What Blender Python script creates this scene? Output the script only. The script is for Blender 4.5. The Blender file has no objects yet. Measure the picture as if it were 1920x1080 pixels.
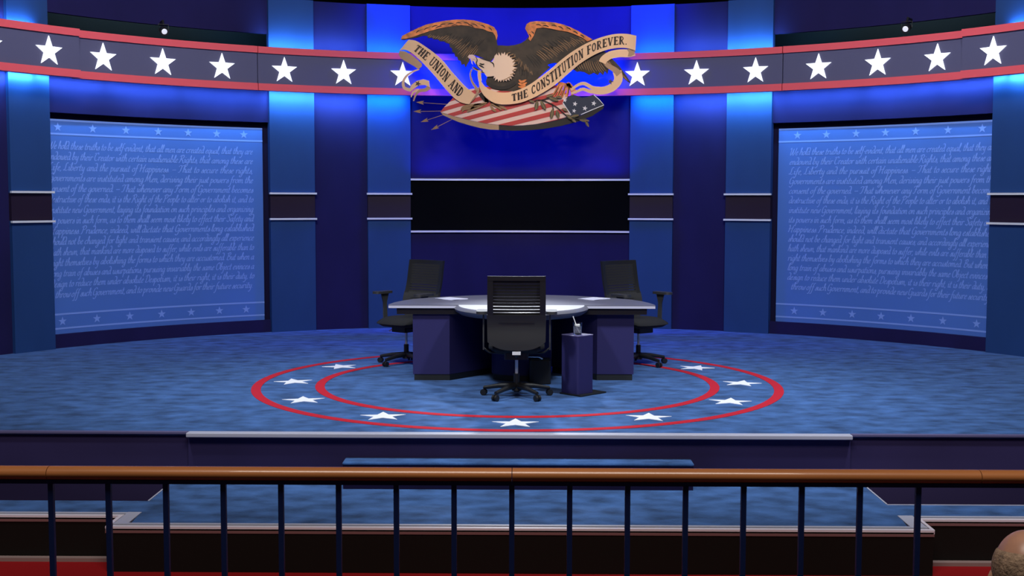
import bpy, bmesh, math, random
from mathutils import Vector, Matrix, geometry
random.seed(7)
S = bpy.context.scene
COL = S.collection
PI = math.pi
R = math.radians

# ------------------------------------------------------------------ camera, world, exposure
cam_d = bpy.data.cameras.new('camera')
cam = bpy.data.objects.new('camera', cam_d); COL.objects.link(cam)
F_PX, PITCH, ROLL, YAW = 2297.0, 0.0721, 0.0019, 0.0110
cam_d.sensor_width = 36.0; cam_d.lens = 36.0 * F_PX / 1920.0
cam_d.clip_start = 0.05; cam_d.clip_end = 100
cam.matrix_world = (Matrix.Translation((0.0787, 0, 1.8)) @ Matrix.Rotation(YAW, 4, 'Z')
                    @ Matrix.Rotation(PI/2 - PITCH, 4, 'X') @ Matrix.Rotation(ROLL, 4, 'Z'))
S.camera = cam
w = bpy.data.worlds.new('world'); S.world = w; w.use_nodes = True
w.node_tree.nodes['Background'].inputs[0].default_value = (0.25, 0.32, 0.60, 1)
w.node_tree.nodes['Background'].inputs[1].default_value = 0.05
S.view_settings.view_transform = 'Standard'; S.view_settings.look = 'None'
S.view_settings.exposure = 0.0; S.view_settings.gamma = 1.0; S.view_settings.use_curve_mapping = False

# ------------------------------------------------------------------ lights
def aim(o, tgt):
    o.rotation_euler = (Vector(tgt) - o.location).to_track_quat('-Z', 'Y').to_euler()
def area(name, loc, tgt, power, color, sx, sy, spread=180):
    d = bpy.data.lights.new(name, 'AREA'); d.shape = 'RECTANGLE'; d.size = sx; d.size_y = sy
    d.energy = power; d.color = color; d.spread = R(spread)
    o = bpy.data.objects.new(name, d); COL.objects.link(o); o.location = loc; aim(o, tgt); return o
def spot(name, loc, tgt, power, color, angle, blend=0.6, rad=0.15):
    d = bpy.data.lights.new(name, 'SPOT'); d.energy = power; d.color = color
    d.spot_size = R(angle); d.spot_blend = blend; d.shadow_soft_size = rad
    o = bpy.data.objects.new(name, d); COL.objects.link(o); o.location = loc; aim(o, tgt); return o
COOL = (0.86, 0.92, 1.0)
spot('stage_light_left', (-4.0, 8.0, 8.5), (-0.8, 11.3, 0), 2000, COOL, 46, 1.0, 0.4)
spot('stage_light_right', (4.0, 8.0, 8.5), (1.0, 11.0, 0), 2200, COOL, 46, 1.0, 0.4)
spot('front_light_left', (-4.0, 6.0, 8.0), (-4.6, 10.0, 0), 900, COOL, 50, 1.0, 0.4)
spot('front_light_right', (4.0, 6.0, 8.0), (4.8, 10.0, 0), 1500, COOL, 50, 1.0, 0.4)
area('wall_wash_left', (-2.5, 9.0, 7.0), (-4.8, 15.5, 2.6), 125, COOL, 2.5, 1.0, 100)
area('wall_wash_right', (2.5, 9.0, 7.0), (4.8, 15.5, 2.6), 125, COOL, 2.5, 1.0, 100)
area('house_light', (0, 2.2, 7.5), (0, 6.0, 0), 400, (1.0, 0.90, 0.80), 5, 2)
spot('emblem_light_left', (-2.2, 11.5, 7.2), (-0.5, 16.55, 3.45), 330, (1.0, 0.84, 0.64), 20, 0.5, 0.15)
spot('emblem_light_right', (2.2, 11.5, 7.2), (0.6, 16.55, 3.45), 480, (1.0, 0.84, 0.62), 20, 0.5, 0.15)
spot('table_back_light', (0.0, 17.0, 5.1), (0.0, 11.5, 0.75), 1400, COOL, 17, 0.7, 0.2)
BLUE = (0.001, 0.022, 1.0)
area('emblem_backlight', (0, 16.66, 3.55), (0, 17.4, 3.50), 75, BLUE, 2.6, 0.4)
area('blue_wash_top', (0, 16.70, 4.95), (0, 17.25, 3.3), 150, BLUE, 4.0, 0.08, 120)
area('blue_uplight_fill', (0, 17.05, 2.11), (0, 17.36, 3.2), 24, BLUE, 2.8, 0.03, 150)  # added uplight, evens the blue on the wall above the screen
area('drape_fill_left', (-4.9, 16.1, 4.9), (-5.1, 16.3, 3.9), 7, COOL, 2.5, 0.1)  # added fill, lifts the dark drape behind the slot
area('drape_fill_right', (4.9, 16.1, 4.9), (5.1, 16.3, 3.9), 7, COOL, 2.5, 0.1)  # matching added fill for the right drape

# ------------------------------------------------------------------ materials
def srgb(r, g, b):
    f = lambda c: (c/255/12.92) if c/255 <= 0.04045 else ((c/255+0.055)/1.055)**2.4
    return (f(r), f(g), f(b), 1)
def mat(name, col, rough=0.6, metal=0.0, spec=0.5, noise=None, bump=None, emit=None, trans=0.0, sheen=0.0, coat=0.0):
    m = bpy.data.materials.new(name); m.use_nodes = True
    nt = m.node_tree; b = nt.nodes['Principled BSDF']
    b.inputs['Base Color'].default_value = col
    b.inputs['Roughness'].default_value = rough; b.inputs['Metallic'].default_value = metal
    b.inputs['Specular IOR Level'].default_value = spec
    b.inputs['Transmission Weight'].default_value = trans
    b.inputs['Sheen Weight'].default_value = sheen
    b.inputs['Coat Weight'].default_value = coat
    if emit:
        b.inputs['Emission Color'].default_value = emit[0]; b.inputs['Emission Strength'].default_value = emit[1]
    tc = nt.nodes.new('ShaderNodeTexCoord')
    if noise:                                   # (scale xyz, amount, detail)
        mp = nt.nodes.new('ShaderNodeMapping'); mp.inputs['Scale'].default_value = noise[0]
        nt.links.new(tc.outputs['Object'], mp.inputs['Vector'])
        n = nt.nodes.new('ShaderNodeTexNoise'); n.inputs['Scale'].default_value = 1; n.inputs['Detail'].default_value = noise[2]
        nt.links.new(mp.outputs[0], n.inputs['Vector'])
        cr = nt.nodes.new('ShaderNodeValToRGB')
        cr.color_ramp.elements[0].position = 0.28; cr.color_ramp.elements[1].position = 0.72
        a = noise[1]
        cr.color_ramp.elements[0].color = (col[0]*(1-a), col[1]*(1-a), col[2]*(1-a), 1)
        cr.color_ramp.elements[1].color = (min(1, col[0]*(1+a)), min(1, col[1]*(1+a)), min(1, col[2]*(1+a)), 1)
        nt.links.new(n.outputs['Fac'], cr.inputs[0]); nt.links.new(cr.outputs[0], b.inputs['Base Color'])
    if bump:                                    # (scale, strength)
        n2 = nt.nodes.new('ShaderNodeTexNoise'); n2.inputs['Scale'].default_value = bump[0]; n2.inputs['Detail'].default_value = 3
        nt.links.new(tc.outputs['Object'], n2.inputs['Vector'])
        bp = nt.nodes.new('ShaderNodeBump'); bp.inputs['Strength'].default_value = bump[1]; bp.inputs['Distance'].default_value = 0.01
        nt.links.new(n2.outputs['Fac'], bp.inputs['Height']); nt.links.new(bp.outputs[0], b.inputs['Normal'])
    return m
M = {}
M['carpet'] = mat('blue_carpet', (0.046, 0.118, 0.305, 1), 0.95, spec=0.1, noise=((4.5, 6.5, 2), 0.5, 9), bump=(60, 0.4), sheen=0.1)
M['carpet_red'] = mat('red_carpet_inlay', (0.52, 0.022, 0.040, 1), 0.9, spec=0.1, bump=(60, 0.3))
M['carpet_white'] = mat('white_carpet_inlay', (0.86, 0.88, 0.95, 1), 0.9, spec=0.1)
M['navy'] = mat('navy_fabric', (0.0150, 0.0120, 0.072, 1), 0.9, spec=0.15, noise=((2, 2, 1), 0.12, 2))
M['navy_shaded'] = mat('shaded_navy_fabric', (0.010, 0.008, 0.040, 1), 0.9, spec=0.15)  # darker copy of the navy, shade put into the colour
M['fascia'] = mat('violet_navy_board', (0.036, 0.027, 0.100, 1), 0.7, spec=0.2, noise=((1.5, 1, 1), 0.12, 2))
M['column'] = mat('mid_blue_paint', (0.014, 0.052, 0.185, 1), 0.7, spec=0.3, noise=((2, 2, 1), 0.08, 2))
M['accent'] = mat('dark_plum_board', (0.020, 0.010, 0.026, 1), 0.5, spec=0.3)
M['tube'] = mat('silver_tube', (0.75, 0.75, 0.80, 1), 0.45, metal=0.0)
M['panel'] = mat('printed_panel_blue', (0.075, 0.178, 0.56, 1), 0.7, spec=0.3, noise=((1, 1, 1), 0.06, 2))
M['print'] = mat('pale_blue_print', (0.22, 0.36, 0.84, 1), 0.7, spec=0.2)
M['slate'] = mat('slate_band', (0.105, 0.100, 0.185, 1), 0.6, spec=0.3)
M['red'] = mat('red_band', (0.86, 0.115, 0.140, 1), 0.55, spec=0.3)
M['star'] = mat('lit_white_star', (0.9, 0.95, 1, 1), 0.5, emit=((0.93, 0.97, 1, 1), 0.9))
M['drape'] = mat('black_drape', (0.05, 0.085, 0.10, 1), 0.9, spec=0.1)
M['mask'] = mat('matt_black_cloth', (0.002, 0.002, 0.002, 1), 1.0, spec=0.0)
M['screen'] = mat('black_glass', (0.002, 0.002, 0.003, 1), 0.12, spec=0.5)
M['black'] = mat('black_plastic', (0.012, 0.012, 0.013, 1), 0.45, spec=0.5)
M['black_fabric'] = mat('black_mesh_fabric', (0.018, 0.018, 0.019, 1), 0.85, spec=0.3, bump=(250, 0.3))
M['charcoal'] = mat('charcoal_shell', (0.030, 0.030, 0.031, 1), 0.6, spec=0.4)
M['chrome'] = mat('chrome', (0.75, 0.75, 0.78, 1), 0.25, metal=1.0)
M['badge'] = mat('polished_badge', (0.8, 0.8, 0.8, 1), 0.4)
M['table'] = mat('grey_laminate', (0.16, 0.16, 0.21, 1), 0.35, spec=0.5)
M['table_edge'] = mat('light_edge_band', (0.60, 0.60, 0.72, 1), 0.4)
M['table_dark'] = mat('dark_table_apron', (0.016, 0.014, 0.020, 1), 0.5)
M['desk_white'] = mat('white_laminate', (0.85, 0.85, 0.88, 1), 0.3)
M['desk_side'] = mat('grey_rounded_edge', (0.16, 0.16, 0.19, 1), 0.35)
M['pedestal'] = mat('violet_navy_laminate', (0.026, 0.023, 0.110, 1), 0.6, spec=0.3)
M['kick'] = mat('black_kick_plate', (0.010, 0.012, 0.014, 1), 0.6)
M['paper'] = mat('white_paper', (0.75, 0.75, 0.92, 1), 0.8)
M['glass'] = mat('clear_glass', (1, 1, 1, 1), 0.03, trans=1.0)
M['water'] = mat('ice_water', (0.85, 0.9, 1, 1), 0.15, trans=0.8)
M['white'] = mat('white_plastic', (0.9, 0.9, 0.9, 1), 0.4)
M['alu'] = mat('aluminium_trim', (0.48, 0.49, 0.60, 1), 0.5, metal=0.0)
M['alu_dark'] = mat('violet_nosing', (0.12, 0.11, 0.24, 1), 0.5)
M['pink_trim'] = mat('bright_nosing', (0.85, 0.78, 0.86, 1), 0.4)
M['rose_trim'] = mat('rose_wood_strip', (0.24, 0.11, 0.11, 1), 0.6)
M['apron_face'] = mat('black_brown_board', (0.008, 0.0055, 0.0045, 1), 0.7, spec=0.2)
M['bare'] = mat('dark_bare_deck', (0.014, 0.009, 0.032, 1), 0.45, spec=0.3)
M['red_floor'] = mat('red_carpet', (0.30, 0.008, 0.010, 1), 0.9, spec=0.1, bump=(80, 0.3))
M['grey_strip'] = mat('grey_brown_strip', (0.30, 0.20, 0.18, 1), 0.7)
M['wood'] = mat('varnished_oak', (0.40, 0.145, 0.042, 1), 0.33, spec=0.5, noise=((1.5, 25, 25), 0.16, 4), coat=0.35)
M['steel_blue'] = mat('dark_blue_steel', (0.004, 0.014, 0.075, 1), 0.45, spec=0.4)
M['balcony'] = mat('balcony_carpet', (0.05, 0.01, 0.01, 1), 0.9)
M['skin'] = mat('skin', (0.42, 0.215, 0.14, 1), 0.36, noise=((14, 14, 14), 0.15, 3), spec=0.5)
M['hair'] = mat('grey_hair', (0.25, 0.165, 0.105, 1), 0.8, noise=((60, 60, 20), 0.4, 4), bump=(120, 0.5))
M['suit'] = mat('dark_suit', (0.012, 0.013, 0.018, 1), 0.85)
M['shirt'] = mat('white_shirt', (0.7, 0.7, 0.72, 1), 0.8)
M['seat_red'] = mat('red_upholstery', (0.25, 0.01, 0.012, 1), 0.8)
# emblem colours
M['e_brown'] = mat('umber_feather', (0.040, 0.025, 0.015, 1), 0.7, noise=((9, 9, 9), 0.5, 4))
M['e_dark'] = mat('dark_umber', (0.018, 0.011, 0.008, 1), 0.7)
M['e_tan'] = mat('tan_feather_line', (0.30, 0.16, 0.07, 1), 0.7)
M['e_orange'] = mat('rust_orange_feather', (0.66, 0.19, 0.045, 1), 0.6, noise=((14, 14, 14), 0.45, 4))
M['e_cream'] = mat('cream_banner', (0.80, 0.48, 0.27, 1), 0.6, noise=((1.2, 1, 1), 0.10, 1))
M['e_under'] = mat('banner_underside', (0.42, 0.24, 0.13, 1), 0.6)
M['e_head'] = mat('ivory_head', (0.80, 0.55, 0.40, 1), 0.6)
M['e_red'] = mat('shield_red', (0.48, 0.035, 0.030, 1), 0.6)
M['e_white'] = mat('shield_cream', (0.75, 0.50, 0.42, 1), 0.6)
M['e_navy'] = mat('shield_navy', (0.014, 0.018, 0.045, 1), 0.6)
M['e_green'] = mat('olive_leaf', (0.075, 0.070, 0.028, 1), 0.6, noise=((20, 20, 20), 0.4, 3))
M['e_letter'] = mat('banner_lettering', (0.045, 0.018, 0.010, 1), 0.6)
M['e_rim'] = mat('shield_rim_tan', (0.40, 0.24, 0.13, 1), 0.6)
M['e_star'] = mat('shield_star', (0.75, 0.70, 0.72, 1), 0.6)

# ------------------------------------------------------------------ mesh helpers
class MB:
    def __init__(s): s.v = []; s.f = []; s.m = []
    def add(s, vs, fs, mi=0):
        b = len(s.v); s.v += [tuple(v) for v in vs]
        s.f += [tuple(i+b for i in f) for f in fs]; s.m += [mi]*len(fs)
    def box(s, x0, x1, y0, y1, z0, z1, mi=0):
        vs = [(x, y, z) for z in (z0, z1) for y in (y0, y1) for x in (x0, x1)]
        s.add(vs, [(0,2,3,1),(4,5,7,6),(0,1,5,4),(2,6,7,3),(0,4,6,2),(1,3,7,5)], mi)
    def prism(s, pts, z0, z1, mi=0, cap_mi=None):          # footprint polygon (x, y) extruded in z
        n = len(pts); vs = [(p[0], p[1], z0) for p in pts] + [(p[0], p[1], z1) for p in pts]
        s.add(vs, [(i, (i+1) % n, n+(i+1) % n, n+i) for i in range(n)], mi)
        tr = geometry.tessellate_polygon([[Vector((p[0], p[1], 0)) for p in pts]])
        s.add(vs, [tuple(t) for t in tr] + [tuple(n+i for i in reversed(t)) for t in tr], mi if cap_mi is None else cap_mi)
    def plate(s, pts, y0, y1, mi=0):                        # outline (x, z) extruded in y (y0 = front)
        n = len(pts); vs = [(p[0], y0, p[1]) for p in pts] + [(p[0], y1, p[1]) for p in pts]
        s.add(vs, [(i, (i+1) % n, n+(i+1) % n, n+i) for i in range(n)], mi)
        tr = geometry.tessellate_polygon([[Vector((p[0], p[1], 0)) for p in pts]])
        s.add(vs, [tuple(t) for t in tr] + [tuple(n+i for i in reversed(t)) for t in tr], mi)
    def cyl(s, c, r, z0, z1, n=24, r1=None, mi=0):
        r1 = r if r1 is None else r1
        vs = [(c[0]+r*math.cos(2*PI*i/n), c[1]+r*math.sin(2*PI*i/n), z0) for i in range(n)] + \
             [(c[0]+r1*math.cos(2*PI*i/n), c[1]+r1*math.sin(2*PI*i/n), z1) for i in range(n)]
        s.add(vs, [(i, (i+1) % n, n+(i+1) % n, n+i) for i in range(n)] + [tuple(reversed(range(n))), tuple(range(n, 2*n))], mi)
    def tube(s, pts, r, n=10, mi=0):                        # r: number or list
        pts = [Vector(p) for p in pts]; k = len(pts)
        rs = r if isinstance(r, (list, tuple)) else [r]*k
        vs = []
        up = Vector((0, 0, 1))
        for i, p in enumerate(pts):
            t = (pts[min(i+1, k-1)] - pts[max(i-1, 0)]).normalized()
            u = up if abs(t.dot(up)) < 0.95 else Vector((1, 0, 0))
            a = t.cross(u).normalized(); b = t.cross(a).normalized()
            for j in range(n):
                q = 2*PI*j/n; vs.append(p + (a*math.cos(q) + b*math.sin(q))*rs[i])
        fs = [(i*n+j, i*n+(j+1) % n, (i+1)*n+(j+1) % n, (i+1)*n+j) for i in range(k-1) for j in range(n)]
        fs += [tuple(range(n)), tuple(reversed(range((k-1)*n, k*n)))]
        s.add(vs, fs, mi)
    def rbox(s, c, size, rad, rot=0, mi=0, seg=4):          # box with rounded vertical corners
        pts = []
        hx, hy = size[0]/2-rad, size[1]/2-rad
        for k, (sx, sy) in enumerate(((1,1), (-1,1), (-1,-1), (1,-1))):
            for j in range(seg+1):
                a = PI/2*k + PI/2*j/seg
                x, y = sx*hx+rad*math.cos(a), sy*hy+rad*math.sin(a)
                pts.append((c[0]+x*math.cos(rot)-y*math.sin(rot), c[1]+x*math.sin(rot)+y*math.cos(rot)))
        s.prism(pts, c[2]-size[2]/2, c[2]+size[2]/2, mi)
YC = 10.464                                                  # centre of the curved set wall
def cp(a, r, z, yc=YC): a = R(a); return (r*math.sin(a), yc + r*math.cos(a), z)
def arc(mb, a0, a1, r0, r1, z0, z1, yc=YC, mi=0, step=1.0):  # curved slab, r0 = face towards the stage
    n = max(2, int(abs(a1-a0)/step)+1)
    vs = []
    for i in range(n+1):
        a = a0+(a1-a0)*i/n
        vs += [cp(a, r0, z0, yc), cp(a, r0, z1, yc), cp(a, r1, z1, yc), cp(a, r1, z0, yc)]
    fs = [(i*4+j, i*4+(j+1) % 4, i*4+4+(j+1) % 4, i*4+4+j) for i in range(n) for j in range(4)]
    fs += [(3, 2, 1, 0), (n*4, n*4+1, n*4+2, n*4+3)]
    mb.add(vs, fs, mi)
def obj(name, mb, mats, parent=None, smooth=False, bevel=0.0, loc=None, subsurf=0):
    me = bpy.data.meshes.new(name); me.from_pydata(mb.v, [], mb.f); 
    if not isinstance(mats, (list, tuple)): mats = [mats]
    for m in mats: me.materials.append(M[m])
    for p, mi in zip(me.polygons, mb.m): p.material_index = mi
    bm = bmesh.new(); bm.from_mesh(me)
    bmesh.ops.remove_doubles(bm, verts=bm.verts, dist=1e-6)
    bmesh.ops.recalc_face_normals(bm, faces=bm.faces); bm.to_mesh(me); bm.free()
    if smooth:
        for p in me.polygons: p.use_smooth = True
    o = bpy.data.objects.new(name, me); COL.objects.link(o)
    if smooth and smooth != 'all':
        md = o.modifiers.new('edges', 'EDGE_SPLIT'); md.split_angle = R(38)
    if bevel:
        md = o.modifiers.new('bevel', 'BEVEL'); md.width = bevel; md.segments = 2; md.limit_method = 'ANGLE'
    if subsurf:
        md = o.modifiers.new('sub', 'SUBSURF'); md.levels = subsurf; md.render_levels = subsurf
    if parent: o.parent = parent
    if loc: o.location = loc
    return o
def flat(name, mb, mats, parent=None):                       # open strips (printed marks): normals kept as built
    me = bpy.data.meshes.new(name); me.from_pydata(mb.v, [], mb.f); me.materials.append(M[mats])
    o = bpy.data.objects.new(name, me); COL.objects.link(o)
    if parent: o.parent = parent
    return o
def tag(o, label, cat, group=None, kind=None):
    o['label'] = label; o['category'] = cat
    if group: o['group'] = group
    if kind: o['kind'] = kind
    return o
def struct(o, label=None, cat=None):
    o['kind'] = 'structure'
    if label: o['label'] = label
    if cat: o['category'] = cat
    return o
def empty(name, loc=(0, 0, 0), rz=0, label=None, cat=None, group=None):
    o = bpy.data.objects.new(name, None); COL.objects.link(o); o.location = loc; o.rotation_euler = (0, 0, rz)
    o.empty_display_size = 0.1
    if label: tag(o, label, cat, group)
    return o
def dup(root, loc=None, rz=None, label=None, group=None):
    def cpy(o, parent):
        c = o.copy(); COL.objects.link(c); c.parent = parent
        for ch in o.children: cpy(ch, c)
        return c
    r = cpy(root, None)
    if loc: r.location = loc
    if rz is not None: r.rotation_euler = (0, 0, rz)
    if label: r['label'] = label
    if group: r['group'] = group
    return r
def star_pts(r, rot=0, inner=0.42):
    return [((r if k % 2 == 0 else r*inner)*math.sin(rot+PI*k/5), (r if k % 2 == 0 else r*inner)*math.cos(rot+PI*k/5)) for k in range(10)]

# ================================================================== SETTING
# stage deck
mb = MB(); mb.box(-9, 9, 9.37, 18.6, -0.03, 0.0)
floor = struct(obj('floor', mb, 'carpet'), 'royal blue mottled carpet of the raised stage', 'floor')
CX, CY = 0.0, 11.98
def ring(mb, r0, r1, z0, z1, n=160):
    vs = []
    for i in range(n):
        a = 2*PI*i/n
        for r, z in ((r0, z0), (r1, z0), (r1, z1), (r0, z1)): vs.append((CX+r*math.sin(a), CY-r*math.cos(a), z))
    mb.add(vs, [(i*4+j, i*4+(j+1) % 4, ((i+1) % n)*4+(j+1) % 4, ((i+1) % n)*4+j) for i in range(n) for j in range(4)])
for r0, r1 in ((2.478, 2.568), (1.877, 1.967)):
    mb = MB(); ring(mb, r0, r1, -0.004, 0.003)
    o = obj('carpet_ring', mb, 'carpet_red', floor); o['label'] = 'red ring inlaid in the blue carpet'
for k in range(12):
    a = k*PI/6; cx, cy = CX+2.206*math.sin(a), CY-2.206*math.cos(a)
    # star points outwards on even places, inwards on the odd ones
    flip = 0 if k % 2 else PI
    pts = []
    for (x, y) in star_pts(0.20, 0, 0.40):
        d = a + PI + flip
        pts.append((cx + x*math.cos(d) - y*math.sin(d), cy + x*math.sin(d) + y*math.cos(d)))
    mb = MB(); mb.prism(pts, -0.004, 0.004)
    o = obj('carpet_star', mb, 'carpet_white', floor); o['label'] = 'white star inlaid in the blue carpet'

# stage front boards and nosings
mb = MB(); mb.box(-2.53, 2.585, 9.35, 9.39, -0.40, -0.03)
struct(obj('trim_1', mb, 'fascia'), 'violet navy board under the silver stage edge', 'stage front')
mb = MB(); mb.box(-9, -2.535, 9.385, 9.42, -0.40, -0.02)
struct(obj('trim_2', mb, 'fascia'), 'dark violet stage front board left of the silver edge', 'stage front')
mb = MB(); mb.box(2.59, 9, 9.385, 9.42, -0.40, -0.02)
struct(obj('trim_3', mb, 'fascia'), 'violet stage front board right of the silver edge', 'stage front')
mb = MB(); mb.box(-2.53, 2.585, 9.285, 9.372, -0.030, 0.004)
struct(obj('trim_4', mb, 'alu', bevel=0.006), 'silver aluminium edge along the middle of the stage front', 'edge trim')
for i, (x0, x1) in enumerate(((-9, -2.535), (2.59, 9))):
    mb = MB(); mb.box(x0, x1, 9.352, 9.388, -0.020, 0.003)
    struct(obj('trim_%d' % (5+i), mb, 'alu_dark', bevel=0.005), 'thin violet nosing at the %s end of the stage edge' % ('left' if i == 0 else 'right'), 'edge trim')

# lower apron in front of the stage
AZ = -0.40
foot = [(-9, 9.38), (-9, 8.34), (-2.715, 8.34), (-2.735, 8.06), (2.805, 8.06), (2.80, 8.34), (9, 8.34), (9, 9.38)]
mb = MB(); mb.prism(foot, -0.705, AZ-0.006, 0, 1)
struct(obj('floor', mb, ['apron_face', 'bare']), 'black fronted low apron deck before the stage', 'floor')
mb = MB()
mb.prism([(-9, 8.78), (-9, 8.45), (-2.62, 8.45), (-2.60, 8.17), (2.665, 8.17), (2.69, 8.45), (9, 8.45), (9, 8.76), (2.70, 8.76), (2.70, 9.349), (-2.665, 9.349), (-2.665, 8.78)], AZ-0.006, AZ)
struct(obj('floor', mb, 'carpet'), 'blue carpet laid on the low apron before the stage', 'floor')
def edge_run(pts, w, z0, z1, name, m, label, inset=0.0):
    mb = MB()
    for (a, b) in zip(pts[:-1], pts[1:]):
        a = Vector(a); b = Vector(b); t = (b-a).normalized(); nrm = Vector((-t.y, t.x))   # towards the back
        a = a + nrm*inset - t*0.0; b = b + nrm*inset
        q = [a - t*0.004, b + t*0.004, b+t*0.004+nrm*w, a-t*0.004+nrm*w]
        mb.prism([(p.x, p.y) for p in q], z0, z1)
    return struct(obj(name, mb, m), label, 'edge trim')
front = [(-9, 8.34), (-2.715, 8.34)], [(-2.735, 8.06), (2.805, 8.06)], [(2.80, 8.34), (9, 8.34)]
names = ('left side of the apron', 'middle of the apron', 'right side of the apron')
n = 7
for seg, wh in zip(front, names):
    edge_run(seg, 0.036, AZ-0.009, AZ+0.006, 'trim_%d' % n, 'pink_trim', 'bright pinkish nosing along the %s' % wh, -0.004); n += 1
    edge_run(seg, 0.034, AZ-0.005, AZ+0.003, 'trim_%d' % n, 'alu', 'silver carpet edging along the %s' % wh, 0.074); n += 1
    edge_run(seg, 0.016, AZ-0.038, AZ-0.021, 'trim_%d' % n, 'rose_trim', 'rose brown strip under the nosing of the %s' % wh, -0.006); n += 1
for sx, x0, x1, wh in ((-1, -2.738, -2.712, 'left'), (1, 2.79, 2.812, 'right')):
    mb = MB(); mb.box(x0, x1, 8.06, 8.345, AZ-0.02, AZ+0.008)
    struct(obj('trim_%d' % n, mb, 'pink_trim'), 'bright return nosing at the %s corner of the apron' % wh, 'edge trim'); n += 1
    xa, xb = (-2.71, -2.615) if sx < 0 else (2.68, 2.785)
    mb = MB(); mb.box(xa, xb, 8.13, 8.45, AZ-0.004, AZ+0.004)
    struct(obj('trim_%d' % n, mb, 'alu'), 'grey violet corner plate at the %s corner of the apron' % wh, 'edge trim'); n += 1
for x, wh in ((-2.668, 'left'), (2.702, 'right')):
    mb = MB(); mb.box(x-0.006, x+0.006, 8.78, 9.349, AZ-0.006, AZ+0.004)
    struct(obj('trim_%d' % n, mb, 'alu'), 'thin carpet binding at the %s edge of the middle apron' % wh, 'edge trim'); n += 1
mb = MB(); mb.box(2.70, 9, 8.755, 8.768, AZ-0.006, AZ+0.004)
struct(obj('trim_%d' % n, mb, 'alu'), 'thin carpet binding along the back of the right apron strip', 'edge trim'); n += 1
# auditorium floor
mb = MB(); mb.box(-9, 9, 3.0, 8.5, -0.78, -0.705)
struct(obj('floor', mb, 'red_floor'), 'deep red carpet of the auditorium floor', 'floor')
for x0, x1, wh in ((-9, -2.74, 'left'), (2.81, 9, 'right')):
    mb = MB(); mb.box(x0, x1, 8.28, 8.335, -0.705, -0.680)
    struct(obj('baseboard_%s' % wh, mb, 'grey_strip'), 'grey brown strip at the foot of the %s apron front' % wh, 'baseboard')
# stage step
st = empty('stage_step', (0.025, 9.26, AZ), 0, 'low blue carpeted step against the middle of the stage front', 'step')
mb = MB(); mb.box(-1.33, 1.33, -0.085, 0.088, 0.0, 0.185)
obj('riser', mb, 'navy_shaded', st)  # carpeted front, its shade put into a darker navy
mb = MB(); mb.box(-1.335, 1.335, -0.095, 0.088, 0.185, 0.208)
obj('tread', mb, 'carpet', st, bevel=0.012)

# curved walls
RW, RP = 6.93, 6.88
ZT = 4.475
mb = MB(); arc(mb, -12.85, 12.85, RW, RW+0.1, 0, 1.32); arc(mb, -12.85, 12.85, RW, RW+0.1, 2.10, ZT); arc(mb, -12.85, 12.85, RW+0.06, RW+0.1, 1.32, 2.10)
struct(obj('wall_back', mb, 'navy', smooth=True), 'navy centre bay of the curved stage wall behind the desk', 'wall')
for sgn, side in ((-1, 'left'), (1, 'right')):
    mb = MB()
    arc(mb, sgn*17.8, sgn*24.1, RW, RW+0.1, 0, ZT)
    arc(mb, sgn*58.1, sgn*70, RW, RW+0.1, 0, ZT+0.3)
    arc(mb, sgn*29.1, sgn*53.9, RW, RW+0.06, 4.0, ZT+0.3)          # header over the opening
    arc(mb, sgn*29.1, sgn*53.9, RW, RW+0.06, 2.825, 3.55)          # strip below the star band
    arc(mb, sgn*29.1, sgn*53.9, RW, RW+0.06, 0, 0.165)             # skirt
    struct(obj('wall_%s' % side, mb, 'navy', smooth=True), 'navy fabric sections of the curved wall on the %s' % side, 'wall')
    mb = MB(); arc(mb, sgn*28.0, sgn*55.0, RW+0.12, RW+0.16, 0, 3.0)
    struct(obj('trim_%d' % (40+sgn), mb, 'navy_shaded'), 'recess board in shaded navy framing the %s printed panel' % side, 'recess')  # shadow line round the panel is put into the board's colour
    mb = MB(); arc(mb, sgn*26.0, sgn*57.0, 7.9, 7.95, 0, 5.2)
    o = obj('backdrop_drape', mb, 'drape', smooth=True)
    tag(o, 'black backstage drape seen through the slot above the %s star band' % side, 'drape')

mb = MB(); arc(mb, -80, 80, 8.6, 8.65, 0, 9.0)
o = obj('masking_drape', mb, 'mask', smooth=True); tag(o, 'tall black masking drape above and behind the curved set wall', 'drape')
# columns
def column(a0, a1, label, blue=False):
    am = (a0+a1)/2; x, y, _ = cp(am, RP, 0)
    t = empty('scenic_column', (x, y, 0), 0, label, 'column', 'blue columns of the curved wall')
    def ch(name, mb, m, **k):
        mb.v = [(v[0]-x, v[1]-y, v[2]) for v in mb.v]; return obj(name, mb, m, t, **k)
    mb = MB(); arc(mb, a0, a1, RP, RP+0.09, 0, 1.545); ch('lower_shaft', mb, 'column', smooth=True)
    mb = MB(); arc(mb, a0, a1, RP, RP+0.09, 1.865, ZT+(0.3 if abs(am) > 50 else 0)); ch('upper_shaft', mb, 'column', smooth=True)
    mb = MB(); arc(mb, a0, a1, RP+0.005, RP+0.09, 1.545, 1.865); o = ch('accent_band', mb, 'accent', smooth=True); o['label'] = 'dark plum band between two silver strips'
    for z in (1.876, 1.531):
        mb = MB(); arc(mb, a0-0.15, a1+0.15, RP-0.035, RP-0.002, z-0.012, z+0.012); o = ch('silver_strip', mb, 'tube', smooth=True)
COLS = [(-58.2, -53.75, 'outermost blue column at the far left edge'), (-29.15, -24.0, 'blue column right beside the left printed panel'),
        (-17.85, -12.85, 'blue column just left of the black screen'), (12.85, 17.85, 'blue column just right of the black screen'),
        (24.0, 29.15, 'blue column left of the right printed panel'), (53.75, 58.2, 'outermost blue column at the far right edge')]
for c in COLS: column(*c)

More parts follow.
